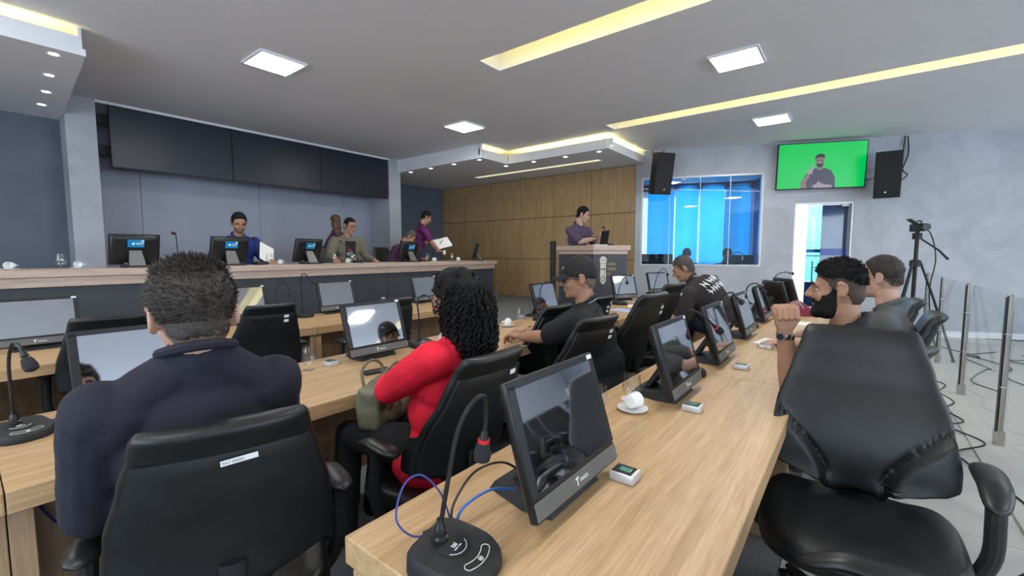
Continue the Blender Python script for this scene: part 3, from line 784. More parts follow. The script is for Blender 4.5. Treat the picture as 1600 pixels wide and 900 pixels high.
# ------------------------------------------------------------------ touch monitors (screen faces -Y)
A17 = R(17); TM = M.Translation((0, 0, 0.035)) @ M.Rotation(-A17, 4, 'X')        # local z up the tilted panel, -y out of the screen
def make_monitor(card=False):
    t = thing('touch_monitor', (0, 0, 0))
    MB().box((0, 0.012, 0.158), (0.406, 0.024, 0.316), TM, 0.006, 2).build('front_case', BLACKP, t)
    rings = []
    for q, k in ((0.024, 0.98), (0.036, 0.95), (0.046, 0.86), (0.050, 0.70)):
        rings.append([TM @ V((0.2 * k * sx, q, 0.158 + 0.155 * k * sz)) for sx, sz in ((-1, -.9), (-.9, -1), (.9, -1), (1, -.9), (1, .9), (.9, 1), (-.9, 1), (-1, .9))])
    bc = MB().loft(rings).build('back_case', BLACKP, t)
    MB().box((0, 0.052, 0.262), (0.16, 0.006, 0.018), TM, 0.003).build('vent_grille', BLACKM, bc)
    s_ = MB().box((0, -0.0006, 0.178), (0.352, 0.002, 0.236), TM).build('screen', SCREEN, t)
    MB().box((0, -0.0008, 0.026), (0.402, 0.003, 0.040), TM, 0.001).build('chin_bar', GREYP if not card else BLACKP, t)
    bb = MB()
    for c_, d_ in (((0, 0, 0.3055), (0.40, 0.0025, 0.020)), ((-0.1895, 0, 0.18), (0.026, 0.0025, 0.25)), ((0.1895, 0, 0.18), (0.026, 0.0025, 0.25))): bb.box(c_, d_, TM, 0.0008)
    bb.build('bezel', BLACKP, t)
    me = text_mesh('lettering', 'TANCA', 0.0125, LOGOW, 0.0002, bold=0.0002)
    for q in me.vertices: q.co = TM @ V((q.co.x - 0.012, -0.0026 - q.co.z, 0.020 + q.co.y))
    obj('lettering', me, t)
    MB().loft([[TM @ V((x, -0.0030, z)) for x, z in p] for p in ([(-0.030, 0.034), (-0.014, 0.037), (-0.015, 0.033), (-0.019, 0.032), (-0.021, 0.016), (-0.025, 0.016), (-0.023, 0.031), (-0.029, 0.030)],)] +
              [[TM @ V((x, -0.0024, z)) for x, z in p] for p in ([(-0.030, 0.034), (-0.014, 0.037), (-0.015, 0.033), (-0.019, 0.032), (-0.021, 0.016), (-0.025, 0.016), (-0.023, 0.031), (-0.029, 0.030)],)]).build('logo_mark', LOGOW, t)
    MB().box((0.180, -0.0022, 0.305), (0.026, 0.001, 0.012), TM).build('sticker', TAG, t)
    MB().loft([[(x, y, 0.0) for x, y in ((-0.12, 0.02), (0.12, 0.02), (0.13, 0.10), (0.10, 0.23), (-0.10, 0.23), (-0.13, 0.10))],
               [(x, y, z) for x, y, z in ((-0.115, 0.03, 0.022), (0.115, 0.03, 0.022), (0.12, 0.10, 0.032), (0.09, 0.22, 0.02), (-0.09, 0.22, 0.02), (-0.12, 0.10, 0.032))]]).build('base', BLACKM, t)
    neck = [(-0.055, 0.19, 0.02), (0.075, 0.19, 0.02), (0.05, 0.10, 0.17), (-0.045, 0.10, 0.17)]
    MB().loft([neck, [(x, y - 0.03, z + 0.012) for x, y, z in neck]]).build('stand_neck', GREYP if card else BLACKM, t)
    if card:
        cb = MB().box((0.0, 0.056, 0.232), (0.13, 0.004, 0.078), TM, 0.001).build('blue_card', mat('cyan_card', (0.0, 0.27, 0.55), 0.45, var=0.05), t)
        MB().ell(TM @ V((0.022, 0.0585, 0.234)), (0.011, 0.002, 0.015)).build('card_emblem', LOGOW, cb)
        for zz in (0.238, 0.226): MB().box((-0.020, 0.0585, zz), (0.045, 0.001, 0.005), TM).build('card_line', LOGOW, cb)
        MB().loft([[TM @ V((x, y, z)) for x, z in ((-0.065, 0.270), (-0.035, 0.270), (-0.055, 0.215))] for y in (0.0583, 0.0590)]).build('card_corner', mat('pale_cyan', (0.45, 0.72, 0.85), 0.5, var=0.03), cb)
        MB().box((0.075, 0.04, 0.022), (0.03, 0.012, 0.01), TM, 0.002).build('port_label', TAG, t)
    return t
MA = make_monitor(); MC = make_monitor(True)
GM = 'touch monitors on the desks'; GD = 'monitors on the dais with blue cards'
first = {}
def monitor(proto, x, y, rz, label, group, z=0.75):
    if proto.name not in first:
        first[proto.name] = 1
        def rec(p): return [(q, rec(q)) for q in bpy.data.objects if q.parent == p]
        KIDS[proto.name] = rec(proto)
        proto.location = (x, y, z); proto.rotation_euler = (0, 0, R(rz)); tag(proto, label, 'monitor', group); return proto
    return dup(proto, (x, y, z), rz, label, 'monitor', group)
for x, y, rz, lb in ((0.955, 0.515, 0, 'large black touch monitor in the centre foreground reflecting rows of seats'),
                     (1.95, 0.54, 0, 'black touch monitor mirroring the bearded man\'s forearm and watch'),
                     (2.74, 0.55, 0, 'third touch monitor of the right-hand row, brown reflections'),
                     (3.66, 0.58, 0, 'fourth touch monitor of the right-hand row, bright screen'),
                     (4.62, 0.60, 0, 'fifth touch monitor of the right-hand row, pale screen'),
                     (5.45, 0.60, 34, 'turned-away touch monitor showing its dark back, left of the clasped hands'),
                     (6.08, 0.58, 34, 'farthest turned-away touch monitor, in front of the doorway'),
                     (0.45, 2.20, 0, 'touch monitor half hidden by the man in navy'),
                     (1.56, 2.21, 0, 'touch monitor with a bright lamp reflection, left of the woman in red'),
                     (3.63, 2.36, 0, 'touch monitor with pale screen in front of the man in the cap'),
                     (4.58, 2.40, 0, 'touch monitor mostly hidden behind the black cap'),
                     (5.50, 2.36, -24, 'touch monitor with dark blue screen before the lectern'),
                     (6.66, 2.32, -28, 'touch monitor with cyan screen below the window corner'),
                     (0.33, 4.16, 0, 'touch monitor at the left picture edge below the dais'),
                     (1.58, 4.22, 0, 'touch monitor right behind the head of the man in navy'),
                     (2.49, 4.24, 0, 'touch monitor below the dais left of centre, behind the tall microphone'),
                     (3.70, 4.24, 0, 'touch monitor below the dais just left of the curly hair')):
    monitor(MA, x, y, rz, lb, GM)
for x, y, rz, lb in ((1.17, 5.86, 180, 'dais monitor seen from behind, leftmost, beside the pillar'), (2.03, 5.86, 182, 'dais monitor seen from behind in front of the man in blue'),
                     (2.96, 5.86, 190, 'dais monitor seen from behind between the blue and khaki men'), (4.66, 5.86, 186, 'dais monitor seen from behind in front of the man bent over in purple'),
                     (6.18, 5.80, 216, 'rightmost dais monitor seen from behind against the wooden wall')):
    monitor(MC, x, y, rz, lb, GD, 1.235)
# ------------------------------------------------------------------ microphones (front towards -Y)
def base_outline(k, n=28):
    pts = []
    for i in range(n):
        a = 2 * pi * i / n; x, y = cos(a), sin(a)
        ex = 0.38 if y > 0 else 0.75
        X = 0.080 * math.copysign(abs(x) ** ex, x); Y = 0.088 * math.copysign(abs(y) ** (0.45 if y > 0 else 0.8), y)
        X *= 1.0 - 0.16 * (Y < 0) * (abs(Y) / 0.088) ** 2
        pts.append((X * k, Y * k))
    return pts
def base_mesh():
    r = []
    for k, f, b in ((0.98, 0.0, 0.0), (1.0, 0.004, 0.004), (0.985, 0.020, 0.038), (0.94, 0.025, 0.044)):
        r.append([(x, y, f + (b - f) * (y / k + 0.088) / 0.176) for x, y in base_outline(k)])
    return MB().loft(r).mesh('base', BLACKM, 40)
def btop(x, y, o=0.0006): return V((x, y, 0.025 + 0.019 * (y / 0.94 + 0.088) / 0.176 + o))
MICB = base_mesh()
badge = MB().loft([[btop(0.036 * cos(a), 0.014 + 0.036 * sin(a), z) for a in [2 * pi * k / 28 for k in range(28)]] for z in (0.0, 0.0015)]).mesh('badge', BLACKP)
arc = [(0.030 * cos(a), 0.016 + 0.030 * sin(a)) for a in [R(205 + 13 * k) for k in range(11)]]
printm = MB(); printm.tube([btop(x, y, 0.0018) for x, y in arc], 0.0007, 5)
pill = []
for k in range(13): a = R(242 + 56 * k / 12); pill.append((0.060 * cos(a), 0.016 + 0.060 * sin(a)))
ce_ = (0.0685 * cos(R(298)), 0.016 + 0.0685 * sin(R(298)))
for k in range(1, 8): a = R(298 + 180) - pi * k / 8; pill.append((ce_[0] + 0.0085 * cos(a), ce_[1] + 0.0085 * sin(a)))
for k in range(13): a = R(298 - 56 * k / 12); pill.append((0.077 * cos(a), 0.016 + 0.077 * sin(a)))
ce_ = (0.0685 * cos(R(242)), 0.016 + 0.0685 * sin(R(242)))
for k in range(1, 8): a = R(242) - pi * k / 8; pill.append((ce_[0] + 0.0085 * cos(a), ce_[1] + 0.0085 * sin(a)))
pill.append(pill[0])
pillm = MB().tube([btop(x, y) for x, y in pill], 0.0009, 5)
pillm.tube([btop(0.005 * cos(a), -0.0525 + 0.005 * sin(a), 0.001) for a in [2 * pi * k / 14 for k in range(15)]], 0.0008, 5).ell(btop(0, -0.0525, 0.001), (0.0025, 0.0025, 0.001), nu=10, nv=6)
pillm = pillm.mesh('button_outline', mat('ivory_print', (0.75, 0.74, 0.62), 0.5, var=0.02)); printm = printm.mesh('print_arc', LOGOW)
tsi = text_mesh('lettering', 'tsi', 0.016, LOGOW, 0.0002, 'CENTER', 0.0003)
for q in tsi.vertices: q.co = btop(q.co.x, 0.006 + q.co.y, 0.0016 + q.co.z)
sub = MB().box(btop(-0.006, 0.001, 0.002), (0.011, 0.0022, 0.0006)).box(btop(0.007, 0.001, 0.002), (0.009, 0.0022, 0.0006)).mesh('model_line', LOGOW)
FOAM = mat('grey_foam', (0.030, 0.031, 0.034), 0.95, var=0.3, vscale=400, bump=0.6, bscale=900)
def mic(x, y, z, rz, neck, label, detail=True, red=True, head=0.055):
    t = thing('desk_microphone', (x, y, z), rz, label, 'microphone', 'gooseneck microphones')
    b = obj('base', MICB, t)
    if detail:
        k = obj('badge', badge, b); obj('print_arc', printm, b); obj('lettering', tsi, b); obj('model_line', sub, b); obj('button_outline', pillm, b)
    MB().lathe([(0.018, 0.038), (0.018, 0.046), (0.012, 0.05), (0.012, 0.066), (0.008, 0.072), (0.006, 0.085)], 18, M.Translation((0, 0.045, 0))).build('neck_socket', BLACKP, t)
    p = catmull([(0, 0.045, 0.06)] + list(neck), 6)
    MB().tube(p, 0.0052, 8).build('gooseneck', BLACKP, t)
    e = p[-1]; d = (p[-1] - p[-2]).normalized()
    if red: MB().tube([e + d * 0.006, e + d * 0.016], 0.0135, 14).build('light_ring', RED, t)
    MB().tube([e - d * 0.012, e + d * 0.006], [0.007, 0.011], 12).build('capsule_collar', BLACKP, t)
    MB().tube([e + d * q for q in (0.014, 0.017, 0.025, head * 0.75, head, head + 0.006)], [0.0135, 0.0145, 0.017, 0.020, 0.018, 0.008], 16).build('foam_cover', FOAM, t)
    return t
mic(0.598, 0.605, 0.75, 12, [(0.01, 0.035, 0.14), (0.030, 0.02, 0.26), (0.060, 0.0, 0.318), (0.10, -0.005, 0.318), (0.116, 0.0, 0.27), (0.116, 0.005, 0.222)], 'black gooseneck microphone with red ring in the foreground, bowed over its base')
mic(0.115, 2.235, 0.75, 14, [(-0.01, 0.02, 0.15), (-0.015, 0.0, 0.26), (-0.02, -0.05, 0.325), (-0.02, -0.095, 0.335), (-0.015, -0.12, 0.30)], 'black gooseneck microphone at the left picture edge', True, False)
mic(1.93, 2.27, 0.75, -10, [(-0.01, 0.03, 0.20), (-0.02, 0.03, 0.31), (0.01, 0.0, 0.35), (0.05, -0.02, 0.32), (0.075, -0.02, 0.27)], 'gooseneck microphone with red ring between the lamp-lit monitor and the red blouse')
mic(2.13, 4.27, 0.75, 0, [(0, 0.045, 0.2), (0, 0.045, 0.38), (0.015, 0.02, 0.425), (0.045, 0.0, 0.40), (0.07, -0.01, 0.36)], 'tall slim gooseneck microphone standing before the charcoal dais front', False, False, 0.035)
mic(1.82, 4.14, 0.75, 0, [(0, 0.04, 0.18), (0.01, 0.03, 0.30), (0.045, 0.0, 0.36), (0.09, -0.01, 0.33), (0.10, -0.01, 0.27)], 'bowed gooseneck microphone above the tagged empty chair', False, False, 0.035)
mic(3.98, 4.22, 0.75, 0, [(0.0, 0.03, 0.18), (0.02, 0.0, 0.33), (0.10, -0.02, 0.39), (0.18, -0.03, 0.40)], 'gooseneck microphone reaching behind the curly hair', False, False, 0.03)
mic(3.40, 2.28, 0.75, 0, [(-0.02, 0.03, 0.2), (-0.02, 0.02, 0.30), (0.02, 0.0, 0.36), (0.08, -0.02, 0.36)], 'gooseneck microphone left of the cap wearer\'s monitor', False, False, 0.03)
mic(2.34, 0.66, 0.75, 0, [(0.0, 0.02, 0.18), (-0.04, 0.0, 0.30), (-0.08, -0.03, 0.345), (-0.06, -0.08, 0.32), (0.0, -0.12, 0.265)], 'gooseneck microphone with red ring drooping over the brown mirrored monitor')
mic(3.20, 0.70, 0.75, 0, [(0.0, 0.02, 0.18), (-0.02, 0.0, 0.32), (-0.02, -0.06, 0.37), (0.0, -0.10, 0.33)], 'gooseneck microphone behind the third monitor of the right-hand row', False, False, 0.045)
mic(4.15, 0.70, 0.75, 0, [(0.0, 0.02, 0.18), (-0.06, 0.0, 0.34), (-0.04, -0.06, 0.38), (0.03, -0.10, 0.32)], 'gooseneck microphone behind the fourth monitor of the right-hand row', False, False, 0.045)
mic(5.9, 0.72, 0.75, 0, [(0.0, 0.02, 0.2), (0.0, 0.0, 0.36), (0.04, -0.08, 0.41), (0.06, -0.14, 0.40)], 'gooseneck microphone arching before the doorway', False, False, 0.03)
mic(6.38, 2.28, 0.75, 0, [(0.0, 0.02, 0.22), (0.04, -0.02, 0.36), (0.14, -0.06, 0.40), (0.20, -0.08, 0.33)], 'gooseneck microphone beside the cyan monitor', False, False, 0.035)
mic(5.05, 2.25, 0.75, 0, [(0.0, 0.02, 0.2), (0.04, 0.0, 0.30), (0.10, -0.02, 0.33), (0.13, -0.02, 0.28)], 'gooseneck microphone left of the dark blue monitor before the lectern', False, False, 0.035)
mic(1.54, 5.85, 1.235, 180, [(0, 0.0, 0.2), (0.0, -0.02, 0.33), (-0.005, -0.05, 0.365), (0.0, -0.08, 0.365)], 'dais microphone with dark red tip against the grey panels', False, True, 0.02)
mic(2.42, 5.92, 1.235, 180, [(0.02, -0.02, 0.16), (0.03, -0.05, 0.28), (0.03, -0.10, 0.31)], 'dais microphone before the chest of the man in blue', False, False, 0.025)
mic(3.74, 5.88, 1.235, 180, [(0.05, -0.02, 0.12), (0.12, -0.06, 0.24), (0.17, -0.10, 0.30)], 'dais microphone reaching to the mouth of the man in khaki', False, False, 0.03)
mic(4.90, 5.95, 1.235, 180, [(0.0, -0.02, 0.16), (0.0, -0.05, 0.24), (0.0, -0.08, 0.27)], 'dais microphone behind the purple bent-over man\'s monitor', False, False, 0.025)
mic(6.36, 3.05, 1.495, 40, [(0.0, 0.02, 0.12), (-0.02, 0.05, 0.20), (-0.04, 0.09, 0.27)], 'lectern microphone in front of the speaking man', False, False, 0.025)

# cables in the foreground
def cable(name, pts, r, m, label, k=8):
    return tag(MB().tube(catmull(pts, k), r, 8).build(name, m), label, 'cable')
cable('cable', [(0.610, 0.685, 0.785), (0.575, 0.715, 0.775), (0.545, 0.735, 0.82), (0.565, 0.735, 0.885), (0.60, 0.72, 0.90), (0.64, 0.705, 0.85), (0.665, 0.70, 0.78), (0.672, 0.70, 0.752)], 0.0022, NAVYC, 'thin dark blue looped cable leaving the foreground microphone')
cable('network_cable', [(0.675, 0.695, 0.754), (0.70, 0.69, 0.790), (0.78, 0.68, 0.800), (0.86, 0.66, 0.775), (0.93, 0.63, 0.765), (1.00, 0.62, 0.765)], 0.0035, BLUEC, 'bright blue network cable crossing the foreground desk')
cable('cable', [(0.672, 0.705, 0.754), (0.69, 0.71, 0.80), (0.76, 0.71, 0.845), (0.84, 0.69, 0.845), (0.90, 0.67, 0.80), (0.93, 0.665, 0.765)], 0.0030, BLACKP, 'black cable running to the foreground monitor stand')
cable('cable', [(0.20, 2.35, 0.752), (0.235, 2.33, 0.765), (0.28, 2.33, 0.762), (0.34, 2.35, 0.765)], 0.003, BLUEC, 'short blue cable beside the left-edge microphone')
for i, (px, py) in enumerate(((0.668, 0.70), (0.215, 2.345))):
    t = thing('cable_grommet', (px, py, 0.75), 0, ['round black cable grommet behind the foreground microphone', 'round black cable grommet beside the left-edge microphone'][i], 'grommet', 'desk grommets')
    MB().lathe([(0.030, 0.0), (0.034, 0.003), (0.022, 0.006), (0.012, 0.0055), (0.012, 0.0)], 24).build('cover', BLACKP, t)
t = thing('audio_plug', (0.604, 0.688, 0.783), 0, 'silver plug at the back of the foreground microphone', 'plug')
MB().tube([(0.012, -0.020, -0.004), (0.0, 0.0, 0.0)], 0.0085, 12).build('plug_barrel', SILVER, t); MB().tube([(0, 0, 0), (-0.014, 0.016, -0.004)], [0.0085, 0.004], 12).build('plug_boot', BLACKP, t)
for i, pts in enumerate(([(0.10, 2.3, 0.70), (0.14, 2.2, 0.5), (0.22, 2.1, 0.42), (0.30, 2.15, 0.55), (0.34, 2.25, 0.70)], [(-0.1, 2.62, 0.72), (0.05, 2.75, 0.55), (0.2, 2.85, 0.4), (0.35, 2.9, 0.45)],
                         [(0.0, 2.7, 0.68), (0.12, 2.95, 0.5), (0.28, 3.05, 0.42), (0.45, 3.0, 0.5)])):
    cable('cable', pts, 0.004, NAVYC if i != 1 else BLACKP, ['dark blue cable hanging under the desk of the man in navy', 'black cable hanging behind the left-edge microphone', 'dark blue cable hanging below the left-edge monitor'][i])

# fingerprint readers
def reader(x, y, rz, label):
    t = thing('fingerprint_reader', (x, y, 0.75), rz, label, 'fingerprint reader', 'fingerprint readers')
    MB().box((0, 0, 0.0135), (0.060, 0.072, 0.027), None, 0.006, 2).build('case', SILVER, t)
    MB().box((0, 0.002, 0.0265), (0.050, 0.058, 0.003), None, 0.001).build('top_plate', BLACKP, t)
    MB().box((0, -0.002, 0.0285), (0.022, 0.032, 0.002), None, 0.0005).build('sensor', mat('green_sensor', (0.10, 0.28, 0.20), 0.1, var=0.2, vscale=200), t)
reader(1.125, 0.478, 0, 'silver fingerprint reader at the corner of the foreground monitor')
reader(1.80, 0.485, 0, 'silver fingerprint reader below the brown mirrored monitor')
reader(1.285, 2.30, 0, 'silver fingerprint reader beside the goblet left of the lamp-lit monitor')
reader(2.62, 0.46, 0, 'silver fingerprint reader left of the third right-row monitor')
reader(3.30, 0.44, 0, 'silver fingerprint reader near the dark phone on the right-hand desk')
reader(5.30, 2.20, 0, 'small white fingerprint reader before the lectern monitor')

# goblets, cups, saucers
def goblet(x, y, z, label, s=1.0):
    t = thing('water_goblet', (x, y, z), 0, label, 'glass', 'water goblets'); t.scale = (s,) * 3
    MB().lathe([(0.0005, 0.0), (0.031, 0.001), (0.030, 0.004), (0.012, 0.008), (0.009, 0.018), (0.012, 0.026), (0.026, 0.036), (0.037, 0.056), (0.039, 0.078), (0.034, 0.110), (0.032, 0.132),
                (0.0305, 0.132), (0.0325, 0.110), (0.0372, 0.078), (0.035, 0.056), (0.023, 0.038), (0.0005, 0.031)], 28, caps=False).build('bowl', GLASSW, t)
    return t
goblet(1.70, 0.70, 0.75, 'water goblet in front of the foreground coffee cup')
goblet(1.52, 0.76, 0.75, 'water goblet half hidden by the foreground monitor', 0.9)
goblet(1.155, 2.29, 0.75, 'water goblet beside the elbow of the man in navy')
goblet(2.25, 2.30, 0.75, 'water goblet at the hair of the woman in red')
goblet(3.14, 2.36, 0.75, 'water goblet before the gold watch')
goblet(3.02, 4.22, 0.75, 'water goblet below the dais, left of the small monitor')
goblet(0.62, 5.68, 1.235, 'leftmost water goblet on the dais', 1.05)
goblet(2.44, 5.72, 1.235, 'dais goblet beside the paper of the man in blue', 1.05)
goblet(3.29, 5.70, 1.235, 'dais goblet at the hand of the man in khaki', 1.05)
goblet(4.97, 5.70, 1.235, 'dais goblet below the standing man', 1.05)
goblet(5.55, 5.70, 1.235, 'rightmost water goblet on the dais', 1.05)
cupm = MB().lathe([(0.0005, 0.0), (0.020, 0.0), (0.026, 0.004), (0.030, 0.025), (0.032, 0.055), (0.0305, 0.055), (0.0285, 0.026), (0.022, 0.006), (0.0005, 0.005)], 26, caps=False).mesh('bowl', PORC)
hanm = MB().tube(catmull([(0.029, 0, 0.046), (0.045, 0, 0.045), (0.050, 0, 0.030), (0.044, 0, 0.016), (0.028, 0, 0.014)], 4), 0.0042, 8).mesh('handle', PORC)
saum = MB().lathe([(0.0005, 0.003), (0.030, 0.003), (0.034, 0.004), (0.060, 0.012), (0.060, 0.0145), (0.032, 0.0075), (0.0005, 0.0065)], 32, caps=False).lathe([(0.028, 0.0), (0.031, 0.0), (0.031, 0.004), (0.028, 0.004)], 24, caps=False).mesh('saucer', PORC)
def cup(x, y, z, az, label):
    s_ = obj('saucer', saum); s_.location = (x, y, z); tag(s_, 'white saucer under the ' + label, 'saucer', 'white saucers')
    t = thing('coffee_cup', (x, y, z), 0, 'tipped ' + label, 'cup', 'white coffee cups')
    obj('bowl', cupm, t); h = obj('handle', hanm, t)
    d = V((cos(R(az)), sin(R(az)), 0))
    q = d.to_track_quat('Z', 'Y')
    t.rotation_mode = 'QUATERNION'; t.rotation_quaternion = q
    t.location = V((x, y, z + 0.0405)) - d * 0.025
cup(1.65, 0.675, 0.75, -10, 'white cup beside the goblet on the foreground desk')
cup(2.13, 2.27, 0.75, 200, 'white cup at the shoulder of the red blouse')
cup(2.92, 2.33, 0.75, 30, 'white cup at the hand of the man in the cap')
for i, (x, y, az, lb) in enumerate(((0.315, 5.70, -120, 'white cup at the left end of the dais'), (0.74, 5.70, -115, 'white cup below the left pillar on the dais'), (2.56, 5.70, -110, 'white cup between two dais monitors'),
                                    (3.50, 5.70, -130, 'white cup before the khaki jacket on the dais'), (5.12, 5.70, -80, 'white cup below the standing man'), (5.72, 5.72, -60, 'white cup at the right end of the dais'))):
    cup(x, y, 1.235, az, lb)

# phones, papers, folder
def phone(x, y, z, rz, label):
    t = thing('mobile_phone', (x, y, z), rz, label, 'phone', 'mobile phones')
    MB().box((0, 0, 0.005), (0.155, 0.075, 0.010), None, 0.004, 2).build('case', BLACKM, t)
    MB().box((0, 0, 0.0103), (0.145, 0.067, 0.001)).build('screen', mat('phone_glass', (0.01, 0.011, 0.013), 0.2, var=0.1), t)
phone(1.36, 1.975, 0.75, -8, 'black mobile phone lying before the lamp-lit monitor')
phone(1.56, 1.93, 0.75, 60, 'black mobile phone at the elbow of the red blouse')
phone(3.42, 0.36, 0.75, 30, 'dark phone under a hand on the right-hand desk')
def sheet(name, x, y, z, rz, w, h, label, m=PAPER, tilt=0):
    o = MB().box((0, 0, 0.0012), (w, h, 0.0024)).build(name, m); o.location = (x, y, z); o.rotation_euler = (R(tilt), 0, R(rz))
    return tag(o, label, 'paper', 'loose papers')
sheet('paper_sheet', 4.65, 0.42, 0.75, 12, 0.21, 0.30, 'white paper on the desk beside the bearded man\'s beard')
sheet('paper_sheet', 3.55, 0.42, 0.75, 80, 0.21, 0.25, 'white paper beyond the clasped hands')
sheet('paper_sheet', 5.75, 0.38, 0.75, -20, 0.21, 0.30, 'white paper under the far doorway monitor')
sheet('paper_sheet', 5.0, 2.02, 0.75, 20, 0.25, 0.21, 'pale paper between the lectern chairs')
o = sheet('blue_paper', 4.55, 1.98, 0.75, -15, 0.21, 0.30, 'bluish paper on the desk right of the empty high chair', mat('pale_blue_paper', (0.45, 0.52, 0.75), 0.7, var=0.05))
t = thing('red_purse', (5.35, 0.42, 0.75), 20, 'dark red folded purse lying on the far desk by the bearded man\'s mouth', 'purse')
MB().loft([[(-0.16, -0.10, 0), (0.16, -0.10, 0), (0.16, 0.10, 0), (-0.16, 0.10, 0)], [(-0.13, -0.09, 0.05), (0.15, -0.09, 0.09), (0.15, 0.09, 0.09), (-0.13, 0.09, 0.05)], [(-0.10, -0.03, 0.08), (0.13, -0.03, 0.13), (0.13, 0.03, 0.13), (-0.10, 0.03, 0.08)]]).build('pouch', mat('wine_leather', (0.16, 0.008, 0.03), 0.45, var=0.2, vscale=20), t)
MB().tube(catmull([(-0.10, 0, 0.083), (0.0, 0, 0.11), (0.13, 0, 0.133)], 4), 0.004, 6).build('zip', SILVER, t)

# television with an interpreter on a green background
TT = TW @ M.Translation((3.01, 0.10, 2.86)) @ M.Rotation(R(-4), 4, 'X')
tv = thing('television', (0, 0, 0), 0, 'wall television showing a signing man on bright green', 'television'); tv.matrix_world = M.Translation(TT.translation)
TI = M.Translation(-TT.translation) @ TT
MB().box((0, 0, 0), (1.32, 0.05, 0.77), TI, 0.006).build('case', BLACKP, tv)
MB().box((0.0, -0.06, 0), (0.30, 0.10, 0.30), TI).build('wall_bracket', BLACKM, tv)
def screenm(name, c, e): return mat(name, (0, 0, 0), 0.3, var=0.0, emit=c, estr=e)
scr = MB().box((0, 0.026, 0), (1.29, 0.003, 0.74), TI).build('screen', screenm('green_picture', (0.0, 0.50, 0.085), 1.0), tv)
def pic(name, poly, off, m):
    MB().loft([[TI @ V((x, 0.0275 + off, z)) for x, z in poly], [TI @ V((x, 0.0279 + off, z)) for x, z in poly]]).build(name, m, scr, 0)
def ov(cx, cz, rx, rz, n=20): return [(cx + rx * cos(2 * pi * k / n), cz + rz * sin(2 * pi * k / n)) for k in range(n)]
PSH = screenm('picture_shirt', (0.045, 0.045, 0.075), 1.0); PSK = screenm('picture_skin', (0.20, 0.135, 0.135), 1.0); PHA = screenm('picture_hair', (0.02, 0.018, 0.025), 1.0); PLT = screenm('picture_light_skin', (0.30, 0.24, 0.28), 1.0)
cx = -0.02
pic('picture_shirt', [(cx - 0.27, -0.37), (cx - 0.24, -0.22), (cx - 0.16, -0.09), (cx - 0.06, -0.04), (cx + 0.08, -0.04), (cx + 0.18, -0.09), (cx + 0.24, -0.22), (cx + 0.25, -0.37)], 0, PSH)
pic('picture_neck', [(cx - 0.04, -0.07), (cx + 0.05, -0.07), (cx + 0.05, 0.03), (cx - 0.04, 0.03)], 0.0006, PSK)
pic('picture_face', ov(cx, 0.07, 0.065, 0.10), 0.0012, PSK)
pic('picture_hair', [(cx - 0.07, 0.09), (cx - 0.075, 0.15), (cx - 0.04, 0.185), (cx + 0.02, 0.195), (cx + 0.065, 0.17), (cx + 0.075, 0.09), (cx + 0.06, 0.125), (cx, 0.135), (cx - 0.055, 0.125)], 0.0018, PHA)
pic('picture_beard', [(cx - 0.055, 0.05), (cx - 0.03, 0.025), (cx + 0.03, 0.025), (cx + 0.06, 0.05), (cx + 0.045, -0.01), (cx, -0.035), (cx - 0.04, -0.01)], 0.0018, PHA)
pic('picture_glasses', [(cx - 0.055, 0.088), (cx + 0.05, 0.088), (cx + 0.05, 0.080), (cx - 0.055, 0.080)], 0.0024, PHA)
pic('picture_arm', [(cx - 0.26, -0.37), (cx - 0.27, -0.26), (cx - 0.17, -0.14), (cx - 0.13, -0.17), (cx - 0.19, -0.27), (cx - 0.17, -0.37)], 0.0024, PSK)
pic('picture_hand', [(cx - 0.18, -0.15), (cx - 0.16, -0.06), (cx - 0.115, -0.02), (cx - 0.105, 0.04), (cx - 0.09, 0.04), (cx - 0.09, -0.05), (cx - 0.10, -0.13)], 0.003, PLT)
pic('picture_hand', [(cx - 0.10, -0.34), (cx - 0.02, -0.29), (cx - 0.01, -0.25), (cx + 0.02, -0.28), (cx + 0.08, -0.31), (cx + 0.20, -0.33), (cx + 0.20, -0.37), (cx - 0.06, -0.37)], 0.003, PLT)

# loudspeakers on the cement wall
def speaker(s_, z, yawdeg, label):
    b = wpt(s_, z, 0.36); t = thing('loudspeaker', b, 0, label, 'loudspeaker', 'wall loudspeakers')
    f = (WN * cos(R(yawdeg)) + WD * sin(R(yawdeg))).normalized(); r = V((-f.y, f.x, 0)); tilt = R(10)
    F = f * cos(tilt) - V((0, 0, sin(tilt))); U = f * sin(tilt) + V((0, 0, cos(tilt)))
    A = M(((r.x, F.x, U.x, 0), (r.y, F.y, U.y, 0), (r.z, F.z, U.z, 0), (0, 0, 0, 1)))
    w = 0.165; h = 0.36
    MB().loft([[A @ V((x, y, zz)) for x, y in ((-w, 0.14), (w, 0.14), (w, 0.0), (w * 0.6, -0.17), (-w * 0.6, -0.17), (-w, 0.0))] for zz in (-h, h)]).build('cabinet', BLACKM, t)
    MB().box((0, 0.143, 0), (2 * w - 0.03, 0.01, 2 * h - 0.03), A, 0.004).build('grille', mat('speaker_grille', (0.01, 0.01, 0.011), 0.7, var=0.5, vscale=300), t)
    MB().ell(A @ V((0.02 if yawdeg > 0 else -0.02, 0.150, -0.27)), (0.014, 0.014, 0.014), nu=12, nv=8).build('badge', LOGOW, t)
    MB().tube([A @ V((0, -0.15, 0.05)), A @ V((0, -0.3, 0.05))], 0.025, 10).build('wall_bracket', BLACKM, t)
    return t
speaker(0.42, 2.80, 28, 'black loudspeaker hanging before the control room window corner')
speaker(3.86, 2.63, -22, 'black loudspeaker right of the television')
cable('speaker_cable', [wpt(0.30, 3.29, 0.06), wpt(0.28, 3.22, 0.12), wpt(0.36, 3.19, 0.22), wpt(0.46, 3.24, 0.10), wpt(0.5, 3.29, 0.06)], 0.008, BLACKP, 'short black cable above the window loudspeaker')
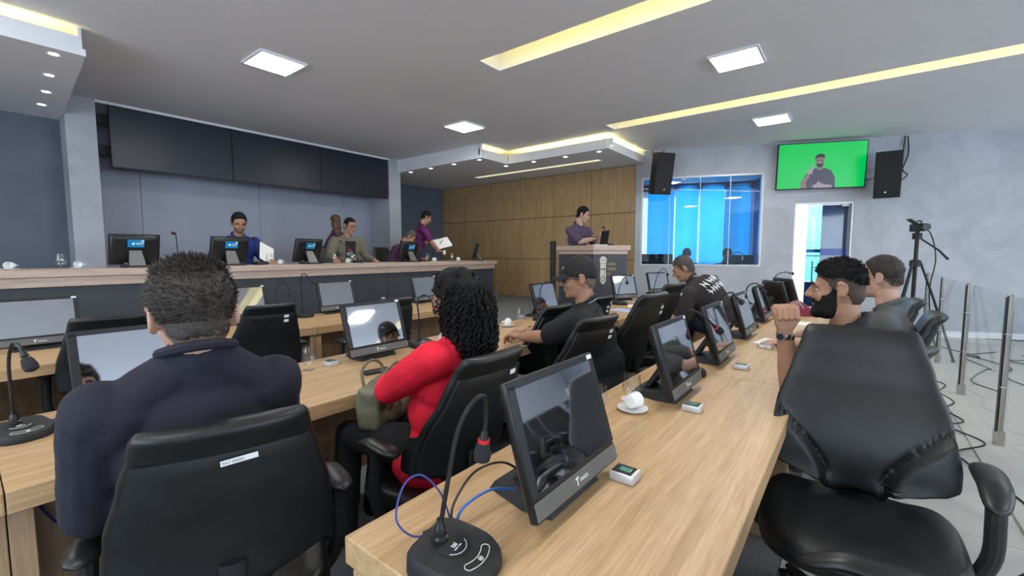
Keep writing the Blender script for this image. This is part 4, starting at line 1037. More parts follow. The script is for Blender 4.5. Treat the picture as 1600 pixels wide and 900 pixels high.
cable('speaker_cable', [wpt(4.22, 3.29, 0.03), wpt(4.2, 3.1, 0.05), wpt(4.12, 2.99, 0.2), wpt(4.02, 2.95, 0.3)], 0.009, BLACKP, 'black cable dropping from the ceiling onto the right loudspeaker')
cable('speaker_cable', [wpt(4.26, 3.29, 0.03), wpt(4.28, 3.0, 0.03), wpt(4.2, 2.75, 0.06), wpt(4.25, 2.65, 0.10), wpt(4.12, 2.55, 0.2)], 0.009, BLACKP, 'longer black cable looping beside the right loudspeaker')
cable('speaker_cable', [wpt(3.62, 2.62, 0.03), wpt(3.72, 2.60, 0.05), wpt(3.84, 2.64, 0.15)], 0.006, BLACKP, 'thin cable between television and right loudspeaker')

# column loudspeaker by the lectern
t = thing('column_loudspeaker', (7.45, 4.78, 0.37), 20, 'slim black column loudspeaker standing before the wooden wall', 'loudspeaker')
MB().span(-0.05, 0.05, -0.05, 0.05, 0.02, 1.25, 0.006).build('cabinet', BLACKM, t); MB().span(-0.14, 0.14, -0.14, 0.14, 0, 0.02, 0.005).build('foot_plate', BLACKM, t)
MB().span(-0.042, 0.042, -0.054, -0.05, 0.08, 1.22).build('grille', MATS['speaker_grille'], t)

# laptop on the lectern
t = thing('laptop', (6.30, 3.12, 1.495), 0, 'open black laptop standing on the lectern, pale edge', 'laptop')
TL = M.Rotation(R(48), 4, 'Z')
MB().box((0, 0.10, 0.009), (0.33, 0.22, 0.016), TL, 0.003).build('keyboard_half', SILVER, t)
TL2 = TL @ M.Translation((0, -0.01, 0.012)) @ M.Rotation(R(8), 4, 'X')
MB().box((0, 0, 0.11), (0.33, 0.012, 0.22), TL2, 0.003).build('lid', BLACKP, t)
MB().box((0.165, 0, 0.11), (0.02, 0.016, 0.22), TL2, 0.002).build('lid_edge', PAPER, t)

# glass balustrade
post = None
xs_p = [3.1, 4.54, 5.97, 7.52, 8.95]
for i, x in enumerate(xs_p):
    t = thing('balustrade_post', (x, -0.87, 0.012), 0, ['steel balustrade post just outside the right picture edge', 'nearest steel balustrade post at the right picture edge', 'second steel balustrade post from the right edge',
              'third steel balustrade post from the right edge', 'farthest steel balustrade post beside the tripod'][i], 'post', 'balustrade posts')
    MB().span(-0.022, 0.022, -0.016, 0.016, 0.0, 1.08, 0.004).build('upright', CHROME, t)
    MB().span(-0.026, 0.026, -0.028, 0.028, 0.0, 0.10, 0.003).build('shoe', CHROME, t)
    MB().span(-0.024, 0.024, 0.016, 0.022, 0.10, 1.06, 0.001).build('cover_strip', BLACKP, t)
    for z in (0.42, 0.80): MB().span(-0.026, 0.026, -0.02, 0.02, z, z + 0.006).build('joint', SILVER, t)
    if i < 4:
        w = xs_p[i + 1] - x - 0.06
        g = MB().span(-w / 2, w / 2, -0.004, 0.004, 0.02, 1.075).build('glass_panel', RAILG)
        g.location = ((x + xs_p[i + 1]) / 2, -0.87, 0.012); tag(g, ['glass panel left of the outermost right post', 'glass panel between the nearest and second post', 'glass panel between the second and third post', 'glass panel beside the tripod'][i], 'glass panel', 'balustrade glass')
cable('floor_cable', [(8.2, -0.6, 0.012), (7.2, -0.72, 0.012), (6.6, -0.66, 0.012), (6.3, -0.80, 0.016), (5.95, -0.72, 0.012), (5.6, -0.78, 0.016), (5.3, -0.68, 0.016), (5.0, -0.76, 0.016), (4.8, -0.64, 0.012), (4.5, -0.80, 0.016), (4.2, -0.62, 0.012), (3.9, -0.68, 0.012), (3.5, -0.80, 0.016), (3.0, -0.83, 0.016)], 0.006, BLACKP, 'black cable winding along the foot of the glass balustrade')
for i in range(5):
    random.seed(40 + i)
    pts = [(8.9 - 0.4 * k + random.uniform(-.2, .2), -1.25 - 0.22 * i + random.uniform(-.25, .25), 0.008 + 0.004 * i) for k in range(7)]
    cable('floor_cable', pts, 0.006, BLACKP, ['black cable curling on the floor nearest the glass', 'second floor cable beyond the glass', 'third floor cable beyond the glass', 'fourth floor cable beyond the glass', 'floor cable nearest the cement wall'][i])
t = thing('wall_outlet', wpt(4.9, 0.26, 0.0), 0, 'small white wall outlet seen through the glass balustrade', 'outlet')
MB().box((0, 0.006, 0), (0.08, 0.012, 0.12), TW.to_3x3().to_4x4(), 0.003).build('plate', WHITE, t)

# video camera on a tripod
tp = V((7.75, -0.62, 0))
t = thing('camera_tripod', tp, 0, 'black tripod with pan handle standing at the cement wall', 'tripod')
MB().tube([(0, 0, 0.75), (0, 0, 1.66)], 0.022, 12).build('centre_column', BLACKM, t)
MB().lathe([(0.02, 1.20), (0.06, 1.21), (0.06, 1.28), (0.02, 1.30)], 16).build('collar', BLACKM, t)
for k in range(3):
    a = 2 * pi * k / 3 + 0.5; d = V((cos(a), sin(a), 0))
    l = MB(); l.tube([d * 0.05 + V((0, 0, 1.26)), d * 0.22 + V((0, 0, 0.72))], 0.022, 10, flat=0.6); l.tube([d * 0.21 + V((0, 0, 0.75)), d * 0.42 + V((0, 0, 0.02))], 0.014, 8)
    g = l.build('leg', BLACKM, t); MB().ell(d * 0.42 + V((0, 0, 0.018)), (0.02, 0.02, 0.018), nu=10, nv=8).build('rubber_foot', BLACKM, g)
MB().tube([(0, 0, 1.56), (0, 0, 1.64)], 0.05, 14).build('pan_head', BLACKM, t)
MB().tube([(0.03, 0, 1.60), (0.10, -0.22, 1.42), (0.14, -0.32, 1.30)], [0.010, 0.012, 0.016], 8).build('pan_handle', BLACKM, t)
t = thing('video_camera', tp + V((0, 0, 1.66)), 25, 'small black video camera with flip screen on the tripod', 'camera')
MB().span(-0.10, 0.10, -0.045, 0.045, 0.0, 0.10, 0.012).build('body', BLACKP, t)
MB().tube([(-0.09, 0.0, 0.05), (-0.17, 0.0, 0.05)], [0.042, 0.046], 18).build('lens', BLACKP, t)
MB().box((-0.05, 0.12, 0.05), (0.10, 0.16, 0.012), M.Rotation(R(35), 4, 'X')).build('flip_screen', BLACKP, t)
MB().tube(catmull([(-0.06, 0, 0.10), (-0.05, 0, 0.13), (0.04, 0, 0.13), (0.08, 0, 0.10)], 4), 0.008, 8).build('top_handle', BLACKM, t)
cable('camera_cable', [tp + V(q) for q in ((0.05, -0.05, 1.70), (0.10, -0.14, 1.62), (0.10, -0.20, 1.30), (0.06, -0.16, 0.9), (0.02, -0.2, 0.4), (0.1, -0.3, 0.02))], 0.007, BLACKP, 'black cable hanging down beside the tripod')

# bag in the control room
t = thing('black_bag', wpt(1.86, 1.17, -0.34), 0, 'black carry bag on the control room sill', 'bag')
BT = TW.to_3x3().to_4x4()
MB().box((0.08, 0, 0.09), (0.40, 0.22, 0.17), BT, 0.03, 3).build('pouch', mat('black_nylon', (0.01, 0.01, 0.012), 0.7, var=0.3, vscale=20), t)
MB().tube([BT @ V((0.02 + 0.09 * cos(a), 0, 0.17 + 0.06 * sin(a))) for a in [pi * k / 10 for k in range(11)]], 0.008, 8).build('carry_handle', BLACKM, t)
MB().box((0.08, 0.115, 0.12), (0.02, 0.006, 0.09), BT).build('zip_strip', SILVER, t)
struct(MB().box((1.15, -0.36, 1.135), (2.1, 0.35, 0.03), TW).build('window_sill', BLACKM))
t = thing('equipment_rack', wpt(0.45, 0, -0.9), 0, 'dark equipment rack low behind the window\'s left panes', 'rack')
MB().box((0, 0, 0.68), (0.62, 0.4, 1.36), BT, 0.01).build('cabinet', BLACKM, t); MB().box((0, 0.205, 1.2), (0.5, 0.01, 0.2), BT).build('front_unit', BLACKP, t)
# ------------------------------------------------------------------ people
def skin(name, c): return mat(name, c, 0.55, var=0.10, vscale=22, bump=0.05, bscale=300)
SK_A = skin('skin_tan', (0.42, 0.235, 0.155)); SK_B = skin('skin_brown', (0.25, 0.125, 0.075)); SK_C = skin('skin_fair', (0.50, 0.30, 0.22)); SK_D = skin('skin_warm', (0.36, 0.185, 0.11))
HAIRK = mat('black_hair', (0.010, 0.0085, 0.008), 0.6, var=0.4, vscale=90, bump=0.5, bscale=260, spec=0.22)
HAIRB = mat('dark_brown_hair', (0.035, 0.024, 0.018), 0.55, var=0.4, vscale=90, bump=0.5, bscale=260)
HAIRG = mat('greying_hair', (0.065, 0.055, 0.048), 0.6, var=0.5, vscale=110, bump=0.5, bscale=260)
EYEW = mat('eye_white', (0.42, 0.39, 0.37), 0.3, var=0.02); EYED = mat('eye_dark', (0.015, 0.01, 0.008), 0.15, var=0.1)
LIP = mat('lips', (0.30, 0.12, 0.095), 0.5, var=0.08)
def cloth(name, c, rough=0.85, bump=0.15): return mat(name, c, rough, var=0.12, vscale=9, bump=bump, bscale=500, sheen=0.0)

HE = [((0, -0.008, 0.033), (0.076, 0.090, 0.087)), ((0, -0.028, -0.015), (0.066, 0.068, 0.070)), ((0, 0.026, -0.022), (0.063, 0.068, 0.092))]
HJ = HE + [((0, 0.034, -0.074), (0.052, 0.052, 0.042)), ((0, 0.066, -0.094), (0.026, 0.022, 0.022))]
def hrad(d, lst):
    best = 0.0
    for c, r in lst:
        a = sum((d[i] / r[i]) ** 2 for i in range(3)); b = -2 * sum(d[i] * c[i] / r[i] ** 2 for i in range(3)); cc = sum((c[i] / r[i]) ** 2 for i in range(3)) - 1
        D = b * b - 4 * a * cc
        if D >= 0: best = max(best, (-b + sqrt(D)) / (2 * a))
    return best
def shell(mask, thick, lst=HE, nu=56, nv=36, jit=0.0, seed=0):
    mb = MB(); rings = []
    for j in range(1, nv):
        t = pi * j / nv; ring = []
        for i in range(nu):
            p = 2 * pi * i / nu; d = (sin(t) * cos(p), sin(t) * sin(p), -cos(t)); r0 = hrad(d, lst); q = V(d) * r0
            mk = mask(q); r = r0 - 0.010 + mk * (0.010 + thick(q))
            if jit and mk > 0.3: r += jit * (mnoise.noise(V(d) * 22 + V((seed, 0, 0))))
            ring.append(V(d) * r)
        rings.append(ring)
    return mb.loft(rings)
def hm_short(front=0.080, side=-0.018, nape=-0.062, temple=0.062):
    def f(q):
        a = math.atan2(abs(q.x), q.y) / pi            # 0 front .. 1 back
        if a < 0.28: zl = front + (temple - front) * (a / 0.28) ** 2
        elif a < 0.46: zl = temple + (side - temple) * sst(0.28, 0.46, a)
        elif a < 0.60: zl = side + 0.008
        else: zl = side + (nape - side) * sst(0.60, 0.80, a)
        return sst(zl - 0.004, zl + 0.005, q.z)
    return f
def hm_beard(top=-0.030):
    def f(q):
        a = math.atan2(abs(q.x), q.y) / pi
        zl = top - 0.025 * (1 - sst(0.0, 0.22, a)) + 0.030 * sst(0.30, 0.42, a)
        ok = (1 - sst(zl - 0.005, zl + 0.005, q.z)) * (1 - sst(0.46, 0.52, a))
        mouth = math.exp(-(q.x / 0.020) ** 4 - ((q.z + 0.062) / 0.007) ** 2) if q.y > 0.04 else 0
        return ok * (1 - mouth)
    return f

def hand_mesh(w, d, n, s_, curl=0.35, spread=0.0, scale=1.0, thumb=0.5, skinm=None, vox=0.0042):
    """w wrist, d towards the fingers, n palm normal, s_ thumb side"""
    w, d, n, s_ = V(w), V(d).normalized(), V(n), V(s_)
    n = (n - d * n.dot(d)).normalized(); s_ = (s_ - d * s_.dot(d) - n * s_.dot(n)).normalized()
    mb = MB(); k = scale
    mb.cap(w - d * 0.05 * k, 0.027 * k, w + d * 0.005 * k, 0.024 * k)
    L = [1.0, 1.1, 1.03, 0.82]
    for i in range(4):
        kn = w + d * (0.088 - 0.004 * abs(i - 1) ** 1.5) * k + s_ * (0.031 - 0.0205 * i) * k
        mb.cap(w + d * 0.015 * k + s_ * (0.016 - 0.010 * i) * k, 0.016 * k, kn, 0.0118 * k)
        p = kn; ang = 0.0; dd = (d + s_ * spread * (1.2 - i) * 0.12).normalized()
        for j, (l, b) in enumerate(((0.044, 55), (0.027, 75), (0.022, 45))):
            ang += R(b) * curl * (1 + 0.06 * i)
            q = p + (dd * cos(ang) + n * sin(ang)) * l * L[i] * k
            mb.cap(p, (0.0105, 0.0093, 0.0085)[j] * k, q, (0.0093, 0.0085, 0.0072)[j] * k, 10); p = q
    mb.cap(w + d * 0.02 * k + s_ * 0.012 * k, 0.018 * k, w + d * 0.05 * k + s_ * 0.03 * k + n * 0.008 * k, 0.014 * k)
    p = w + d * 0.04 * k + s_ * 0.026 * k + n * 0.006 * k
    for l, v_ in ((0.036, (0.72, 0.62, 0.25)), (0.030, (0.85, 0.35 - thumb * 0.5, 0.30)), (0.024, (0.90, 0.15 - thumb * 0.6, 0.35))):
        q = p + (d * v_[0] + s_ * v_[1] + n * v_[2] * (1 + thumb)).normalized() * l * k
        mb.cap(p, 0.0115 * k, q, 0.0095 * k, 10); p = q
    return remesh(mb, 'hand', skinm, vox, 2)

def elbow_ik(sh, wr, hint, L1, L2):
    d = wr - sh; D = d.length; 
    if D > L1 + L2 - 0.005: wr = sh + d * ((L1 + L2 - 0.005) / D); d = wr - sh; D = d.length
    a = (L1 * L1 - L2 * L2 + D * D) / (2 * D); h = sqrt(max(0, L1 * L1 - a * a)); u = d / D
    hv = V(hint) - u * V(hint).dot(u); hv = hv.normalized() if hv.length > 1e-4 else V((0, 0, -1))
    return sh + u * a + hv * h, wr

def person(label, hip, az, lean=5, side=0, height=1.0, head_az=None, head_pitch=0, head_roll=0, skinm=SK_A, shirt=None, pants=None, sleeve=0.62, bulk=1.0,
           lh=None, rh=None, le=None, re=None, lhand=None, rhand=None, legs='sit', feet=None, knees=None, hair=None, vox=0.009, long_sleeve=False, face=True, neck_fwd=0.03,
           shoe=None, ears=True, collar=True, hem=None, shoulder_drop=0.0, brow=True, eyes_open=True, arms=True, wide=1.0, head_drop=0.0):
    hip = V(hip); k = height
    f = V((cos(R(az)), sin(R(az)), 0)); l = V((-f.y, f.x, 0)); up = V((0, 0, 1))
    sp = (up * cos(R(lean)) + f * sin(R(lean)) + l * sin(R(side))).normalized(); cf = (f - sp * f.dot(sp)).normalized(); l = sp.cross(cf).normalized()
    A = M((l, cf, sp)).transposed()                       # local x left, y forward, z up the spine
    P = lambda x, y, z: hip + (l * x + cf * y + sp * z) * k
    b = bulk
    neckb = P(0, 0.0, 0.490); ha = az if head_az is None else head_az
    hf = V((cos(R(ha)) * cos(R(head_pitch)), sin(R(ha)) * cos(R(head_pitch)), -sin(R(head_pitch))))
    hl = V((-sin(R(ha)), cos(R(ha)), 0)); hl = (M.Rotation(R(head_roll), 3, hf) @ hl).normalized(); hu = hf.cross(hl).normalized()
    HA = M((hl, hf, hu)).transposed()
    hc = neckb + (sp * 0.5 + up * 0.5).normalized() * (0.085 - head_drop) * k + hu * 0.095 * k + V((hf.x, hf.y, 0)) * neck_fwd
    H = lambda q: hc + HA @ (V(q) * k)
    sd = shoulder_drop
    shl = {1: P(0.185 * wide, 0.005, 0.425 - sd), -1: P(-0.185 * wide, 0.005, 0.425 - sd)}
    parts = []
    # torso + arms + legs
    tb = MB(); cl = MB(); pn = MB()
    def both(fn, inf=0.0):
        fn(tb, 0.0); fn(cl, 0.014 + inf)
    def torso(mb, i):
        mb.ell(P(0, -0.005, 0.02), ((0.165 * b + i) * k, (0.120 * b + i) * k, (0.13 + i) * k), A)
        mb.ell(P(0, 0.012 * b, 0.15), ((0.152 * b + i) * k, (0.118 * b * b + i) * k, (0.15 + i) * k), A)
        mb.ell(P(0, 0.005, 0.30), ((0.168 * wide * (0.5 + b / 2) + i) * k, (0.118 * b + i) * k, (0.165 + i) * k), A)
        mb.cap(P(-0.15 * wide, 0, 0.408 - sd), (0.062 + i) * k, P(0.15 * wide, 0, 0.408 - sd), (0.062 + i) * k)
        for s_ in (1, -1): mb.cap(P(0.035 * s_, -0.012, 0.475), (0.045 + i * 1.2) * k, P(0.15 * wide * s_, -0.004, 0.425 - sd), (0.048 + i) * k)
    both(torso)
    cl.cap(neckb - sp * 0.07 * k, 0.088 * k, neckb + sp * 0.002 * k + cf * -0.010 * k, 0.072 * k)
    tb.cap(neckb - sp * 0.03 * k, 0.060 * k, H((0, -0.022, -0.055)), 0.054 * k)
    hands = []
    wr = {}
    for s_, tgt, hint, hd in ((1, lh, le, lhand), (-1, rh, re, rhand)):
        if not arms: continue
        sh = shl[s_]
        if tgt is None: tgt = P(0.20 * s_, 0.28, 0.12)
        if hint is None: hint = tuple(l * s_ * 0.5 - up)
        L1, L2 = 0.285 * k, 0.255 * k
        el, w = elbow_ik(sh, V(tgt), hint, L1, L2); wr[s_] = w
        tb.chain([sh, sh.lerp(el, 0.5), el, el.lerp(w, 0.35), w], [0.054 * k * b, 0.049 * k * b, 0.041 * k, 0.043 * k, 0.027 * k])
        if long_sleeve: cl.chain([sh, sh.lerp(el, 0.5), el, el.lerp(w, 0.35), el.lerp(w, 0.93)], [0.072 * k * b, 0.067 * k * b, 0.060 * k, 0.058 * k, 0.044 * k])
        else: cl.chain([sh, sh.lerp(el, sleeve * 0.6), sh.lerp(el, sleeve)], [0.070 * k * b, 0.070 * k * b, 0.066 * k * b])
        if hd is not False:
            dd = (w - el).normalized(); o = {'d': dd, 'n': (0, 0, -1), 'curl': 0.35, 'thumb': 0.4}; o.update(hd or {})
            nn = V(o['n']); th = o.get('s') or tuple(V(o['d']).cross(nn) * (1 if s_ == 1 else -1) * -1)
            hands.append((w, o['d'], o['n'], th, o['curl'], o['thumb']))
    if legs == 'sit':
        for s_ in (1, -1):
            h0 = P(0.09 * s_, 0.0, -0.01)
            kn = V(knees[0 if s_ == 1 else 1]) if knees else hip + f * 0.43 * k + V((l.x, l.y, 0)) * 0.11 * s_ + V((0, 0, -0.03))
            ft = V(feet[0 if s_ == 1 else 1]) if feet else V((kn.x + f.x * 0.04, kn.y + f.y * 0.04, hip.z - 0.50))
            pn.chain([h0, kn, ft + V((0, 0, 0.09))], [0.098 * k * b, 0.066 * k, 0.052 * k]); tb.chain([h0, kn, ft + V((0, 0, 0.07))], [0.080 * k, 0.052 * k, 0.034 * k])
            wr[('f', s_)] = ft
        pn.ell(P(0, -0.01, 0.0), (0.178 * b * k, 0.135 * b * k, 0.13 * k), A)
    elif legs == 'stand':
        for s_ in (1, -1):
            h0 = P(0.09 * s_, 0, -0.02); ft = V((hip.x, hip.y, 0)) + V((l.x, l.y, 0)) * 0.11 * s_ + V((0, 0, hip.z - 0.90 * k)); kn = h0.lerp(ft, 0.5) + f * 0.02
            pn.chain([h0, kn, ft + V((0, 0, 0.08))], [0.098 * k * b, 0.070 * k, 0.055 * k]); tb.chain([h0, kn, ft + V((0, 0, 0.07))], [0.080 * k, 0.052 * k, 0.034 * k])
            wr[('f', s_)] = ft
        pn.ell(P(0, -0.005, 0.0), (0.172 * b * k, 0.13 * b * k, 0.13 * k), A)
    if hem: hem(cl, P, A, k)
    body = remesh(tb, 'body', skinm, max(vox, 0.010), 3)
    # head
    hb = MB(); mul = lambda r: tuple(q * k for q in r)
    for c, r in HJ: hb.ell(H(c), mul(r), HA)
    if face:
        for s_ in (1, -1):
            hb.ell(H((0.034 * s_, 0.062, -0.030)), mul((0.026, 0.024, 0.028)), HA); hb.cap(H((0.012 * s_, 0.088, 0.017)), 0.011 * k, H((0.044 * s_, 0.074, 0.018)), 0.011 * k, 10)
            hb.ell(H((0.013 * s_, 0.097, -0.030)), mul((0.010, 0.011, 0.009)), HA, 12, 8)
        hb.cap(H((0, 0.088, 0.016)), 0.009 * k, H((0, 0.111, -0.026)), 0.0125 * k, 10)
        hb.cap(H((-0.018, 0.085, -0.054)), 0.008 * k, H((0.018, 0.085, -0.054)), 0.008 * k, 10); hb.cap(H((-0.015, 0.084, -0.067)), 0.009 * k, H((0.015, 0.084, -0.067)), 0.009 * k, 10)
    if ears:
        for s_ in (1, -1):
            hb.ell(H((0.080 * s_, -0.010, 0.000)), mul((0.008, 0.018, 0.028)), HA, 14, 10); hb.ell(H((0.078 * s_, -0.004, -0.022)), mul((0.008, 0.012, 0.014)), HA, 12, 8)
            rim = [H((0.086 * s_, -0.010 - 0.019 * sin(a) * 1.0, 0.002 + 0.029 * cos(a))) for a in [R(-40 + 28 * q) for q in range(8)]]
            hb.chain(rim, [0.0055 * k] * 8, 8)
    hb.cap(H((0, -0.022, -0.055)), 0.054 * k, H((0, -0.024, -0.10)), 0.056 * k)
    head = remesh(hb, 'head', skinm, min(vox, 0.0055), 3)
    meshes = [body, head]
    for w, d, n, s_, cu, th in hands: meshes.append(hand_mesh(w, d, n, s_, cu, 0.3, k, th, skinm, min(vox, 0.0048)))
    me = join_meshes('person', meshes)
    me.transform(M.Translation(-hip))
    root = obj('person', me); root.location = hip; tag(root, label, 'person')
    def child(mb_or_me, name, m=None, parent=root, smooth=40):
        me2 = mb_or_me.mesh(name, m, smooth) if isinstance(mb_or_me, MB) else mb_or_me
        me2.transform(M.Translation(-hip)); return obj(name, me2, parent)
    def hchild(mb, name, m, parent=root):
        mb.v = [tuple(H(q)) for q in mb.v]; return child(mb, name, m, parent)
    sh_o = None
    if shirt:
        sh_o = child(remesh(cl, 'shirt', shirt, vox * 0.9, 4, disp=0.006, dscale=9, seed=az), 'shirt')
        if collar:
            rg = []
            for q in range(24):
                a = 2 * pi * q / 24; c_ = neckb + sp * (0.030 - 0.030 * sin(a)) * k + (l * cos(a) * 0.072 + cf * (sin(a) * 0.070 - 0.010)) * k
                rg.append(c_)
            child(MB().tube(rg + [rg[0], rg[1]], 0.012 * k if collar is True else collar, 8, flat=1.0), 'collar', shirt, sh_o)
    if pants: child(remesh(pn, 'trousers', pants, vox * 1.2, 4, disp=0.005, dscale=9), 'trousers')
    if shoe:
        for s_ in (1, -1):
            ft = wr.get(('f', s_))
            if ft is None: continue
            mb = MB(); mb.cap(ft - f * 0.03 + V((0, 0, 0.045)), 0.04, ft + f * 0.10 + V((0, 0, 0.035)), 0.034); mb.cap(ft + f * 0.10 + V((0, 0, 0.033)), 0.034, ft + f * 0.17 + V((0, 0, 0.026)), 0.024)
            child(remesh(mb, 'shoe', shoe, 0.008, 2), 'shoe')
    if face:
        for s_ in (1, -1):
            e = hchild(MB().ell((0.031 * s_, 0.0735, -0.002), (0.0125, 0.0105, 0.0095 if eyes_open else 0.004), nu=14, nv=10), 'eye', EYEW if eyes_open else skinm)
            if eyes_open: hchild(MB().ell((0.031 * s_, 0.0800, -0.003), (0.0064, 0.0050, 0.0064), nu=12, nv=8), 'iris', EYED, e)
            hchild(MB().tube([(0.019 * s_, 0.0868, 0.005), (0.031 * s_, 0.0878, 0.008), (0.043 * s_, 0.082, 0.004)], 0.0026, 6), 'eyelid', HAIRB if not eyes_open else skinm)
            if brow: hchild(MB().tube([(0.014 * s_, 0.0985, 0.022), (0.030 * s_, 0.096, 0.028), (0.050 * s_, 0.083, 0.022)], [0.004, 0.005, 0.003], 6), 'eyebrow', HAIRK)
        hchild(MB().tube([(-0.021, 0.0885, -0.0605), (-0.008, 0.0945, -0.0595), (0.008, 0.0945, -0.0595), (0.021, 0.0885, -0.0605)], [0.002, 0.0042, 0.0042, 0.002], 6), 'lips', LIP)
    if hair: hair(hchild, H, HA, k, root)
    return {'root': root, 'H': H, 'HA': HA, 'P': P, 'A': A, 'child': child, 'hchild': hchild, 'wr': wr, 'shirt': sh_o, 'k': k, 'f': f, 'l': l, 'sp': sp, 'cf': cf, 'hip': hip}

def spikes(hchild, mask, thick, n, m, length=0.012, zmin=-9, seed=1, wid=0.0012, lay=0.5, parent=None, name='hair_strands'):
    rnd = random.Random(seed); mb = MB(); c = 0
    while c < n:
        z = rnd.uniform(-0.7, 1); a = rnd.uniform(0, 2 * pi); s_ = sqrt(1 - z * z); d = V((s_ * cos(a), s_ * sin(a), z)); q = d * hrad(d, HE)
        if q.z < zmin or mask(q) < 0.6: continue
        c += 1; p = d * (q.length + thick(q) - 0.002)
        L = length * rnd.uniform(0.6, 1.3)
        sw = V((-d.y, d.x, 0)) * lay * rnd.uniform(0.2, 1.4) + V((rnd.uniform(-.5, .5), rnd.uniform(-.5, .5), rnd.uniform(-.5, .5))) * 0.7
        e = p + (d + sw).normalized() * L; t = d.cross(V((rnd.random(), rnd.random(), rnd.random()))).normalized() * wid
        mid = p.lerp(e, 0.55) + d * L * 0.15
        mb.add([p - t, p + t, mid + t * 0.8, mid - t * 0.8, e], [(0, 1, 2, 3), (3, 2, 4)])
    return hchild(mb, name, m, parent) if parent else hchild(mb, name, m)
def short_hair(m=HAIRK, th=0.010, fade=None, n=0, front=0.080, length=0.012, top=0.02, jit=0.003, nape=-0.062, temple=0.062, side=-0.018, seed=1, lay=0.5):
    def fn(hchild, H, HA, k, root):
        mk = hm_short(front, side, nape, temple)
        tk = lambda q: 0.002 + th * sst(-0.02, 0.07, q.z) + top * sst(0.07, 0.12, q.z) * 0.35
        o = hchild(shell(mk, tk, jit=jit, seed=seed), 'hair', m)
        if fade: hchild(shell(hm_short(front, side - 0.02, nape - 0.012, temple - 0.005), lambda q: 0.0012), 'hair_fade', fade, o)
        if n: spikes(hchild, mk, tk, n, m, length, seed=seed, lay=lay, parent=o)
    return fn

# ---- man in navy, back to the camera
NAVY = cloth('navy_knit', (0.013, 0.012, 0.024))
FADE_T = mat('faded_scalp_tan', (0.145, 0.095, 0.07), 0.7, var=0.2, vscale=60, bump=0.3, bscale=400)
HAIRN = mat('brown_black_hair', (0.040, 0.030, 0.024), 0.5, var=0.5, vscale=70, bump=0.5, bscale=260)
JEANS = cloth('dark_denim', (0.02, 0.025, 0.045))
def navy_hair(hchild, H, HA, k, root):
    mk = hm_short(0.058, 0.0, -0.052)
    tk = lambda q: 0.003 + 0.011 * sst(-0.01, 0.06, q.z) + 0.006 * sst(0.05, 0.1, q.z)
    o = hchild(shell(mk, tk, jit=0.004), 'hair', HAIRN)
    hchild(shell(hm_short(0.05, -0.02, -0.072), lambda q: 0.0013), 'hair_fade', FADE_T, o)
    spikes(hchild, mk, tk, 4200, HAIRN, 0.013, zmin=-0.01, seed=3, wid=0.0011, lay=1.8, parent=o)
    spikes(hchild, mk, tk, 1100, HAIRN, 0.020, zmin=0.085, seed=4, wid=0.0014, lay=0.7, parent=o, name='hair_tufts')
nv = person('man in a navy polo seen from behind at the left, short dark hair', (0.375, 1.36, 0.60), 84, lean=-7, height=1.05, head_az=86, head_pitch=6, skinm=SK_C, shirt=NAVY, pants=JEANS, sleeve=0.95, bulk=1.02, wide=0.93, shoulder_drop=0.025,
            lh=(0.27, 1.70, 0.80), rh=(0.62, 1.70, 0.80), le=(-0.12, 0.1, -1.0), re=(0.12, 0.1, -1.0), hair=navy_hair, vox=0.008, neck_fwd=0.0, head_drop=0.075, shoe=BLACKP)

# ---- woman in red with long curls
REDB = cloth('red_blouse', (0.78, 0.008, 0.032), 0.75); BLKT = cloth('black_trousers', (0.008, 0.008, 0.009))
def curls(hchild, H, HA, k, root):
    rnd = random.Random(11)
    core = MB()
    core.ell((0, -0.015, 0.036), (0.092, 0.108, 0.092)); core.ell((-0.018, -0.060, -0.035), (0.130, 0.092, 0.105)); core.ell((-0.022, -0.075, -0.125), (0.122, 0.074, 0.11)); core.ell((-0.02, -0.078, -0.205), (0.09, 0.055, 0.07))
    v0 = core
    me = remesh(v0, 'hair', HAIRK, 0.008, 3, disp=0.010, dscale=28)
    me.transform(M.Translation(H((0, 0, 0))) @ (HA * k).to_4x4())
    hip = root.location; me.transform(M.Translation(-hip)); o = obj('hair', me, root)
    mb = MB()
    EL = [((0, -0.015, 0.036), (0.095, 0.110, 0.094)), ((-0.018, -0.060, -0.035), (0.134, 0.096, 0.105)), ((-0.022, -0.075, -0.125), (0.126, 0.078, 0.11)), ((-0.02, -0.078, -0.205), (0.092, 0.058, 0.065))]
    for i in range(900):
        c, r = EL[rnd.choice((0, 1, 1, 1, 2, 2, 2, 3))]
        z = rnd.uniform(-0.8, 0.95); a = rnd.uniform(0, 2 * pi); s_ = sqrt(1 - z * z); d = V((s_ * cos(a), s_ * sin(a), z))
        p = V(c) + V((d.x * r[0], d.y * r[1], d.z * r[2]))
        if p.y > 0.030 + (0.02 if p.z > 0.06 else 0): continue
        if c[2] > 0 and p.z > 0.055 and rnd.random() < 0.7: continue
        L = rnd.uniform(0.05, 0.11) if p.z < 0.03 else rnd.uniform(0.03, 0.06)
        if p.z < -0.22: L *= 0.5
        rad = rnd.uniform(0.0055, 0.010); tw = rnd.uniform(2.0, 3.6); ph = rnd.uniform(0, 6.28)
        out = V((d.x, d.y, 0)); out = out.normalized() if out.length > 0.01 else V((0, -1, 0))
        pts = []; nn = 16
        for q in range(nn):
            t = q / (nn - 1); c0 = p + V((0, 0, -1)) * L * t + out * (0.012 * sin(pi * t) + 0.004); th = ph + tw * 2 * pi * t
            pts.append(c0 + V((cos(th), sin(th), 0)) * rad * (0.6 + 0.4 * t))
        mb.tube(pts, [0.0034] * (nn - 1) + [0.001], 5)
    hchild(mb, 'curls', HAIRK, o)
